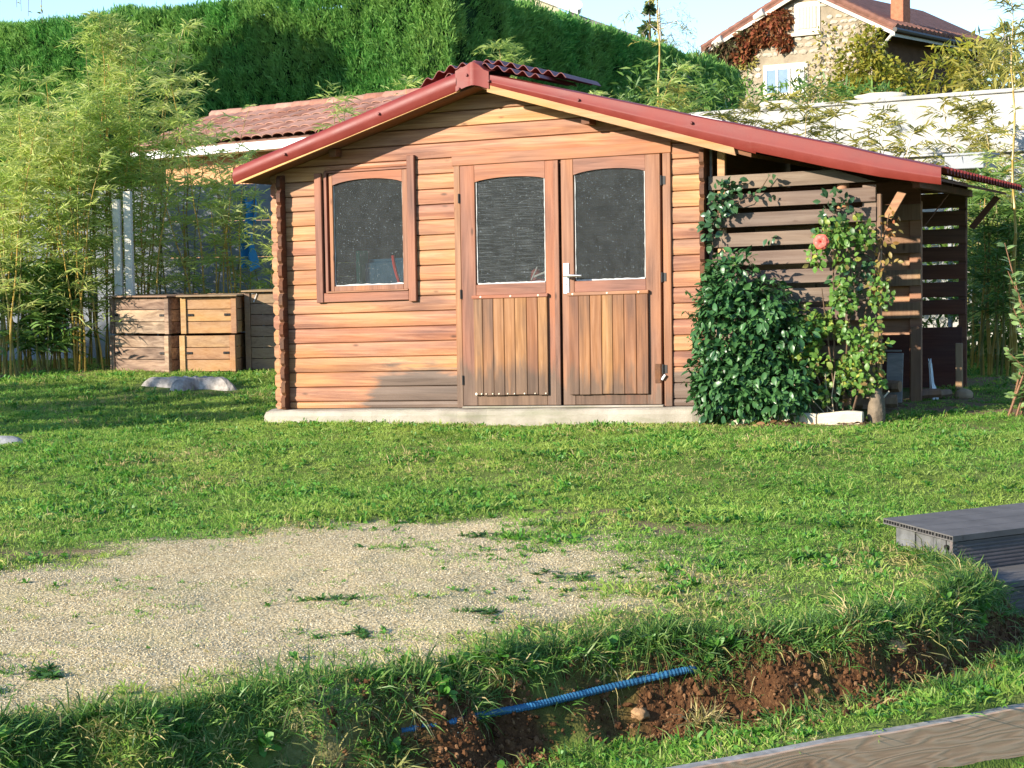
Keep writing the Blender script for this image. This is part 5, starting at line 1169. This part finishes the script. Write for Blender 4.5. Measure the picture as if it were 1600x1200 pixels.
# thin twigs reaching left over the boards
for k in range(5):
    z_ = (.95, .80, .62, .45, .30)[k]; a_ = Vector((3.52, -.28, z_)); b_ = Vector((3.40-.05*random.random(), -.22, z_+.10))
    stems(sr, [(a_, b_)], .004)
    for q in range(8):
        p = a_.lerp(b_, random.uniform(.2, 1.05)); o = link('leaf', lm[1], p, sr); o.rotation_euler = (random.uniform(-1, .5), random.uniform(-.8, .8), random.uniform(0, 6.28)); o.scale = (.7,)*3

# ---- climbing rose
ro = thing('climbing_rose', (4.45, -.2, .14), 'yellowing climbing rose with one coral flower on the grey slats', 'rose')
rm = [leaf_mesh('leaf', .050, .034, L_ROSE, .2, .3), leaf_mesh('leaf', .042, .030, L_ROSE, .25, .4)]; rd = [leaf_mesh('leaf', .068, .042, L_ROSEDK, .2, .35), leaf_mesh('leaf', .056, .036, L_ROSEDK, .2, .3)]; rr2 = [leaf_mesh('leaf', .045, .022, L_ROSERED, .25, .3)]
def rose_part(root, blobs, n, meshes, single, mat, fill=.7, up=.5):
    P, Q = blob_points(blobs, n, fill); kp = (P[:, 1] < -.045) | (P[:, 0] > 4.74); P, Q = P[kp], Q[kp]; n = len(P)
    dr = Q*.6+RNG.normal(0, .6, (n, 3))+np.array([0, -.1, -.25]); nn = np.array([-.15, -.75, up])+RNG.normal(0, .45, (n, 3))
    place_leaves(root, P, dr, nn, meshes, RNG.uniform(.6, 1.2, n), single, mat)
rose_part(ro, [(4.42,-.14,1.62,.11,.06,.09), (4.40,-.14,1.55,.09,.06,.06), (4.37,-.16,1.40,.08,.06,.08)], 90, rd, 70, L_ROSEDK)
rb = []
for k in range(60):                                                  # ragged mass of small shoots, thinner towards the ground
    z_ = random.uniform(.40, 1.50); wmax = .11+.19*math.sin(min(1, max(0, (1.56-z_)/.6))*1.57); u_ = random.uniform(-1, 1)
    rb.append((4.45+.02*z_+wmax*u_, -.20+random.uniform(-.08, .08), z_, random.uniform(.04, .095), random.uniform(.04, .07), random.uniform(.04, .095)))
rb += [(4.16,-.24,.62,.09,.06,.07), (4.10,-.25,.54,.06,.05,.05), (4.40,-.24,.32,.09,.06,.06)]
rose_part(ro, rb, 2000, rm, 170, L_ROSE, .75)
rose_part(ro, [(4.44,-.20,.34,.12,.08,.10), (4.55,-.14,1.16,.16,.06,.12), (4.48,-.18,.98,.10,.08,.08)], 130, rd, 40, L_ROSEDK)
rose_part(ro, [(4.79,-.12,1.50,.06,.05,.13), (4.76,-.14,1.30,.08,.06,.16), (4.70,-.16,1.08,.08,.06,.12), (4.66,-.2,.62,.10,.08,.2)], 130, rr2, 50, L_ROSERED)
stems(ro, [((4.42, -.18, .12), (4.40, -.14, 1.55)), ((4.45, -.2, .12), (4.34, -.22, 1.05)), ((4.47, -.2, .12), (4.57, -.16, 1.25)), ((4.5, -.18, .12), (4.78, -.12, 1.55)), ((4.52, -.2, .12), (4.66, -.2, .75)), ((4.38, -.22, .12), (4.20, -.24, .7)), ((4.36, -.24, .14), (4.12, -.26, .42))], .008)
stems(ro, [((4.26+random.uniform(-.1, .25), -.25, .14), (4.22+random.uniform(-.14, .3), -.27, random.uniform(.3, .5))) for _ in range(8)], .005, plain('dry_pale_cane', (.42, .33, .22), .8))
M_PETAL = leafmat('coral_rose_petal', [(.62, .05, .055), (.70, .10, .08), (.56, .035, .045), (.74, .17, .12)], .5, .15, .3)
fl = MB().tube([(4.362, -.24, 1.31), (4.364, -.338, 1.362)], [.004, .012], 6).make('flower', L_ROSEDK, ro)
for ring, (k, r, t) in enumerate(((6, .050, .95), (6, .042, .70), (5, .032, .48), (4, .020, .25))):
    for q in range(k):
        a = 6.283*q/k+ring*.5; V = []; F = []
        for i in range(5):
            for j in range(5):
                u = (i/4-.5)*1.5; v = j/4; rad = r*(.25+.75*v**.8)*(1+.1*math.cos(u*3)); tt = t*v+.25*v*v*(ring < 2); an = a+u*(6.283/k)*1.05
                V.append((4.364+rad*math.sin(tt+.2)*math.cos(an), -.335-rad*math.cos(tt)*1.0+.010*(ring == 0)*v, 1.366+rad*math.sin(tt+.2)*math.sin(an)))
        for i in range(4):
            for j in range(4): F.append((i*5+j, i*5+j+1, i*5+j+6, i*5+j+5))
        MB().poly(V, F).make('petal', M_PETAL, fl, smooth=True, solid=.0012)
rv = thing('rose_vine', (3.58, -.1, .9), 'dark leaved rose vine at the left end of the grey slats', 'vine', None)
rose_part(rv, [(3.63,-.10,1.71,.10,.05,.09), (3.58,-.10,1.60,.07,.05,.08), (3.53,-.10,1.50,.06,.045,.09), (3.70,-.09,1.77,.06,.04,.05), (3.52,-.10,1.40,.05,.04,.06), (3.62,-.10,1.66,.10,.05,.06)], 150, rd, 110, L_ROSEDK)
rose_part(rv, [(3.83,-.07,1.72,.05,.03,.05), (3.93,-.07,1.70,.05,.03,.025), (3.95,-.08,1.82,.02,.02,.03), (3.96,-.07,1.40,.05,.02,.015), (3.62,-.1,1.25,.08,.04,.03)], 18, [rd[1]], 18, L_ROSE)
stems(rv, [((3.56, -.08, .95), (3.53, -.08, 1.55)), ((3.53, -.08, 1.45), (3.68, -.07, 1.80)), ((3.80, -.07, 1.68), (3.95, -.08, 1.84)), ((3.64, -.08, 1.62), (3.84, -.07, 1.72))], .005)
# ---- shrub at the right picture edge
re_ = thing('oval_leaved_shrub', (5.72, .25, .15), 'tall shrub with pale oval leaves on brown stems at the right edge', 'shrub')
om = [leaf_mesh('leaf', .062, .027, leafmat('oval_green_leaf', [(.14,.24,.07), (.20,.31,.10), (.26,.36,.14)], .4, .3, .4), .2, .2)]; P, D_ = [], []
for k in range(13):
    a = Vector((5.58+random.uniform(-.10, .30), .25+random.uniform(-.1, .1), .12)); tip = Vector(((5.50, 5.53, 5.56, 5.52, 5.58, 5.7, 5.75, 5.8, 5.66, 5.85, 5.9, 5.72, 5.63)[k], .24+random.uniform(-.15, .15), (1.34, 1.15, .9, .62, 1.0, 1.3, 1.5, 1.2, .8, 1.4, 1.1, 1.0, .45)[k]))
    mid = a.lerp(tip, .55)+Vector((.05, 0, 0)); MB().tube([a, mid, tip], [.010, .007, .003], 6).make('stem', plain('red_brown_stem', (.22, .11, .06), .7) if k == 0 else bpy.data.materials['red_brown_stem'], re_, smooth=True)
    for q in range(80):
        t = random.uniform(.12, 1.0); p = a.lerp(mid, t*2) if t < .5 else mid.lerp(tip, t*2-1); P.append(p[:]); an = random.uniform(0, 6.28); D_.append((math.cos(an), math.sin(an), random.uniform(.1, .9)))
P = np.array(P); D_ = np.array(D_); n = len(P)
place_leaves(re_, P, D_, np.array([0, -.4, 1.])+RNG.normal(0, .4, (n, 3)), om, RNG.uniform(.8, 1.35, n), 250, om[0].materials[0])

# ---- creepers and shrubs at the stone house
def leafcloud(name, label, cat, blobs, n, L, wd, m, fill=.6, trunk=None, group=None, down=0., loc=None, wall=None):
    P, Q = blob_points(blobs, n, fill)
    if wall is not None:
        k = (P-np.array(wall[0]))@np.array(wall[1]); P = P-np.where(k > -.05, k+.05, 0)[:, None]*np.array(wall[1])
    n = len(P); lo = loc or (float(P[:, 0].mean()), float(P[:, 1].mean()), float(P[:, 2].min())); root = thing(name, lo, label, cat, group)
    V, F = strips(P, Q*.6+RNG.normal(0, .6, (n, 3))+np.array([0, 0, -down]), rnd_dirs(n), L*RNG.uniform(.6, 1.3, n), wd*RNG.uniform(.7, 1.3, n), ((0,.3),(.4,1),(1,0)), .2, (0, 0, -1)); c = P.mean(0)
    o = link('foliage', npmesh('foliage', V-c, F, m), c, root); o['kind'] = 'stuff'
    for tr in trunk or []: MB().tube([Vector(q[:3]) for q in tr], [q[3] for q in tr], 7).make('trunk' if tr is trunk[0] else 'limb', M_TWIG, root, smooth=True)
    return root
hb = lambda u, z, ru, rz, d=-.15: (*hp_(u, z, d), ru, .16, rz)
wl_ = (hp_(0, 0, -.02), h2)
leafcloud('red_creeper', 'red autumn creeper on the gable wall left of the shuttered window', 'creeper', [hb(-4.3, 8.25, .55, .42), hb(-3.85, 8.55, .35, .35), hb(-4.9, 8.05, .5, .3), hb(-3.75, 7.85, .30, .25), hb(-5.2, 7.6, .35, .3)], 1500, .16, .11, L_RED, .9, wall=wl_)
leafcloud('dry_ivy', 'dark dry ivy hanging from the left eave of the stone house', 'creeper', [hb(-6.0, 7.75, .55, .35, -.25), hb(-6.35, 7.5, .3, .35, -.25), hb(-5.5, 7.85, .4, .3), hb(-4.9, 8.25, .5, .2), hb(-5.75, 7.2, .3, .35)], 900, .24, .07, leafmat('dry_ivy_leaf', [(.06,.04,.025), (.12,.07,.035), (.07,.09,.03), (.16,.09,.05)], .8, .15, .1), .9, down=.9)
leafcloud('green_creeper', 'thin green creeper below the red creeper on the gable', 'creeper', [hb(-5.4, 6.9, .5, .5), hb(-2.2, 7.6, .5, .8), hb(-1.2, 7.9, .25, .35), hb(-2.9, 6.6, .5, .7), hb(-5.1, 7.4, .3, .3)], 420, .16, .07, L_OLIVE, .9, wall=wl_)
leafcloud('yellow_green_shrub', 'tall yellow green shrub growing against the house corner', 'shrub', [(*hp_(-.9, 6.7, -.5), .7, .5, 1.0), (*hp_(-.6, 7.45, -.4), .4, .4, .55), (*hp_(-.2, 6.2, -.6), .8, .6, .9), (*hp_(.5, 6.1, -.5), .55, .5, .7), (*hp_(-1.4, 6.1, -.5), .6, .5, .7)], 3200, .17, .09, L_YELLOW, .45)
leafcloud('leafy_bush', 'green bush growing along the white wall top before the house', 'bush', [(.6, 11.2, 3.3, .7, .4, .35), (1.7, 11.0, 3.25, .6, .4, .30), (2.5, 10.6, 3.2, .5, .4, .22), (-.3, 11.4, 3.5, .7, .4, .5)], 2200, .16, .028, L_BAMDARK, .7)
leafcloud('olive_bush', 'olive brown bush above the right end of the white wall', 'bush', [(4.6, 9.6, 3.55, .5, .4, .45), (5.3, 9.4, 3.75, .6, .4, .55), (4.2, 9.9, 3.3, .4, .4, .28), (5.8, 9.2, 3.6, .6, .4, .6)], 2600, .17, .026, L_OLIVE, .7)
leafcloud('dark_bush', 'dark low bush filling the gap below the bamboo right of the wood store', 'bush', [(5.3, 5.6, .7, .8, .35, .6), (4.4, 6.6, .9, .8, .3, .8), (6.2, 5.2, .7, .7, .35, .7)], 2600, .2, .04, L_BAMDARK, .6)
leafcloud('yellow_bush', 'yellow green bush above the white wall right of the cream stones', 'bush', [(3.6, 10.4, 3.45, .35, .3, .35), (3.95, 10.2, 3.5, .3, .3, .42)], 700, .15, .03, L_YELLOW, .7)
def conifer(label, x, y, zb, zt, r, n, m=L_PINE, group=None):
    h = zt-zb; t = RNG.uniform(0, 1, n)**.8; a = RNG.uniform(0, 6.28, n); tier = (np.floor(t*11)+RNG.uniform(0, .6, n))/11; rad = r*(1-tier)*RNG.uniform(.25, 1.1, n)
    P = np.stack([x+rad*np.cos(a), y+rad*np.sin(a), zb+h*tier-.25*rad], 1); d = np.stack([np.cos(a), np.sin(a), RNG.uniform(-.3, .7, n)], 1)
    root = thing('conifer_tree', (x, y, zb), label, 'tree', group); V, F = strips(P, d+RNG.normal(0, .3, (n, 3)), rnd_dirs(n), .09*h*RNG.uniform(.6, 1.3, n)*(1.2-tier), .022*h, ((0,.5),(.4,1),(1,0)), .2, (0, 0, -1)); c = P.mean(0)
    o = link('crown', npmesh('crown', V-c, F, m), c, root); MB().tube([(x, y, zb-.5), (x, y, zt-.1)], [.02*h, .004*h], 7).make('trunk', M_TWIG, root, smooth=True)
conifer('far dark conifer just right of the brick chimney', -5.4, 64.5, 5, 11.1, 2.0, 500)
conifer('small far conifer further right of the brick chimney', -3.6, 65.0, 5, 10.1, 1.6, 400)
conifer('large pale green conifer behind the stone house gutter', 1.15, 36.5, 3.5, 7.35, 1.5, 1400)
conifer('dark conifer right of the large pale conifer', 2.3, 34.5, 3.5, 6.5, 1.2, 900)
conifer('far conifer over the hedge beside the grey roof', -11.0, 44.2, 3, 9.75, 1.5, 800)
# loose twiggy trees
def bare(label, x, y, zb, h, n, m=None, leaf=None, reach=1., name='bare_tree', trunkr=.06):
    root = thing(name, (x, y, zb), label, 'tree'); tp = [Vector((x, y, zb-.3)), Vector((x+.1, y, zb+h*.5)), Vector((x-.05, y, zb+h))]
    bm_ = m or plain('pale_bark', (.42, .38, .33), .8)
    MB().tube(tp, [trunkr, trunkr*.7, trunkr*.3], 8).make('trunk', bm_, root, smooth=True); br = MB(); tips = []
    for k in range(n):
        t = random.uniform(.25, 1); a = random.uniform(0, 6.28); p = Vector((x+.05*math.sin(t*3), y, zb+h*t)); d = Vector((math.cos(a), math.sin(a), random.uniform(-.1, .5)))*reach*random.uniform(.5, 1); q = p+d*.6+UZ*.1; e_ = p+d-UZ*.25
        br.tube([p, q, e_], [.014, .009, .004], 4, False); tips += [p.lerp(q, random.random()) for _ in range(4)]+[q.lerp(e_, random.random()) for _ in range(10)]
        for s_ in range(3):
            u = q.lerp(e_, random.random()); br.tube([u, u+Vector((random.uniform(-.3, .3), random.uniform(-.3, .3), random.uniform(-.4, .2)))*reach], [.005, .002], 4, False)
    o = br.make('twigs', bm_, root); o['kind'] = 'stuff'
    if leaf:
        P = np.array([t[:] for t in tips]*3)+RNG.normal(0, .06, (len(tips)*3, 3)); n = len(P); V, F = strips(P, rnd_dirs(n)+np.array([0, 0, -.4]), rnd_dirs(n), .14*RNG.uniform(.6, 1.3, n), .018, BP, .3, (0, 0, -1)); c = P.mean(0)
        o = link('crown', npmesh('crown', V-c, F, leaf), c, root); o['kind'] = 'stuff'
bare('pale bare twigged tree at the top right picture edge', 3.12, 23.2, 3.2, 4.3, 34, reach=1.0)
bare('loose leafy young tree above the white wall at the right edge', 3.3, 19.5, 3.0, 1.9, 22, leaf=L_OLIVE, reach=.7, trunkr=.03)
bare('slender leafy tree top behind the tall yellow cane', -6.2, 30.0, 1.0, 6.3, 36, leaf=L_OLIVE, reach=1.2, trunkr=.08)
# birch outside the picture on the left whose hanging twigs reach into the top corner
bt = thing('birch_tree', (-7.6, 3.2, .2), 'birch whose thin hanging twigs show in the top left corner', 'tree')
MB().tube([(-7.6, 3.2, 0), (-7.5, 3.2, 2.6), (-7.3, 3.1, 5.2)], [.11, .09, .05], 10).make('trunk', plain('white_birch_bark', (.6, .58, .54), .8), bt, smooth=True)
MB().tube([(-7.4, 3.15, 4.0), (-6.2, 3.15, 5.0), (-5.0, 3.0, 5.1), (-4.55, 2.95, 4.9)], [.05, .035, .02, .008], 8).make('limb', M_TWIG, bt, smooth=True)
tw = MB(); P = []
for k in range(22):
    x0 = random.uniform(-5.5, -4.5); p = Vector((x0, 3.0+random.uniform(-.15, .15), 5.0)); e_ = Vector((x0+random.uniform(-.1, .12), p.y, random.uniform(3.75, 4.5))); tw.tube([p, p.lerp(e_, .5)+Vector((.04, 0, 0)), e_], [.006, .004, .002], 4, False)
    P += [p.lerp(e_, random.random())[:] for _ in range(14)]
o = tw.make('twigs', M_TWIG, bt); o['kind'] = 'stuff'; P = np.array(P); n = len(P)
V, F = strips(P, rnd_dirs(n)+np.array([0, 0, -.6]), rnd_dirs(n), .05, .022, ((0,.3),(.4,1),(1,0)), .2); o = link('crown', npmesh('crown', V-P.mean(0), F, L_OLIVE), P.mean(0), bt); o['kind'] = 'stuff'

# ---- single weeds and tufts
def plant(name, label, cat, x, y, meshes, group=None):
    z = gz(x, y); root = thing(name, (x, y, z), label, cat, group)
    for m, dx, dy, s_, dz in meshes:
        o = link('leaves', m, (x+dx, y+dy, float(ground(x+dx, y+dy))+dz), root); o.scale = (s_,)*3; o.rotation_euler = (0, 0, random.uniform(0, 6.28))
ws = [rosette('leaves', 26, .085, .016, L_WEED, .7) for _ in range(2)]; wt = [tuft('leaves', 34, .05, .03, .08, .0045, 1.0, .6, L_LONG) for _ in range(2)]
for (x, y), lb, s_ in zip([(3.78,-4.76),(4.51,-5.64),(3.79,-6.39),(4.14,-6.90),(4.47,-6.45),(4.71,-5.55),(3.50,-7.73),(3.45,-7.95),(4.94,-5.15),(3.95,-4.48)],
    ['dark broad leaved weed near the far edge of the gravel', 'round leafy weed clump at the right end of the gravel', 'low leafy weed in the middle of the gravel', 'weed beside the lower edge of the gravel', 'flat weed where gravel meets the dry lower grass', 'thin grassy weed right of the round weed clump', 'flat creeping weed in the gravel near the bottom left', 'small weed at the left picture edge in the gravel', 'bright weed in the grass just right of the gravel', 'grassy weed at the far gravel edge beside the bare earth'],
    [1.0, 1.0, .95, .9, .8, .7, 1.0, .8, .8, .8]):
    plant('weed', lb, 'weed', x, y, [(random.choice(ws), random.gauss(0, .03), random.gauss(0, .03), s_*random.uniform(.35, .8), .0) for _ in range(3)]+[(random.choice(wt), random.gauss(0, .10), random.gauss(0, .05), s_*random.uniform(.5, 1.0), 0) for _ in range(7)]+[(random.choice(ws), random.gauss(0, .10), random.gauss(0, .05), s_*.5, 0) for _ in range(3)])
big = tuft('leaves', 120, .07, .14, .32, .005, .75, 1.0, L_LONG); dryb = tuft('leaves', 90, .04, .08, .17, .0042, .75, .5, L_DRY); yel = tuft('leaves', 90, .05, .10, .22, .0045, .8, .8, leafmat('yellowish_grass', [(.22,.24,.06), (.30,.28,.10), (.15,.20,.05)], .5, .35, .3))
plant('grass_tuft', 'large bright green grass tuft hanging over the blue pipe', 'grass tuft', 5.12, -6.60, [(big, 0, 0, 1.0, 0), (big, .05, .04, .8, 0)])
plant('grass_tuft', 'dry straw coloured grass tuft on the bare bank right of the pipe', 'grass tuft', 5.34, -6.72, [(dryb, 0, 0, 1.0, .0), (dryb, .03, .02, .8, 0)])
plant('grass_tuft', 'yellowish grass tuft at the bottom below the left pipe end', 'grass tuft', 4.62, -7.58, [(yel, 0, 0, 1.0, 0), (yel, .03, -.03, .7, 0)])
plant('grass_tuft', 'long green grass tuft at the bank corner by the lower step', 'grass tuft', 5.93, -5.42, [(big, 0, 0, .6, 0), (big, .02, .06, .5, 0)])
plant('weed', 'small two leaved seedling in the cut earth right of the dry tuft', 'weed', 5.47, -6.86, [(ws[0], 0, 0, .5, .01)])

# ---- unseen far wood added behind the viewer to darken reflections in the panes
n = 260; loops = []
for k in range(n+1):
    a = math.radians(155+ (410-155)*k/n); w_ = 6.0+3.5*float(vnoise(k*.37, 1.3, 1., 131))+1.6*float(vnoise(k*1.7, 3.3, 1., 132)); r = 85+8*float(vnoise(k*.2, 7.1, 1., 133))
    q = lambda rr_, z: (7+rr_*math.cos(a), -12+rr_*math.sin(a), z)
    loops.append([q(r, -1), q(r-1.5, w_*.5), q(r, w_*.85), q(r+3, w_), q(r+9, w_*.9), q(r+12, -1)])
o = MB().sweep(loops).make('added_far_wood', leafmat('added_far_wood_foliage', [(.04,.07,.02), (.06,.09,.025)], .9, .05, .1, (.09,.085,.03), .12), smooth=True); tag(o, 'unseen far wood added behind the viewer to darken the panes', kind='stuff')
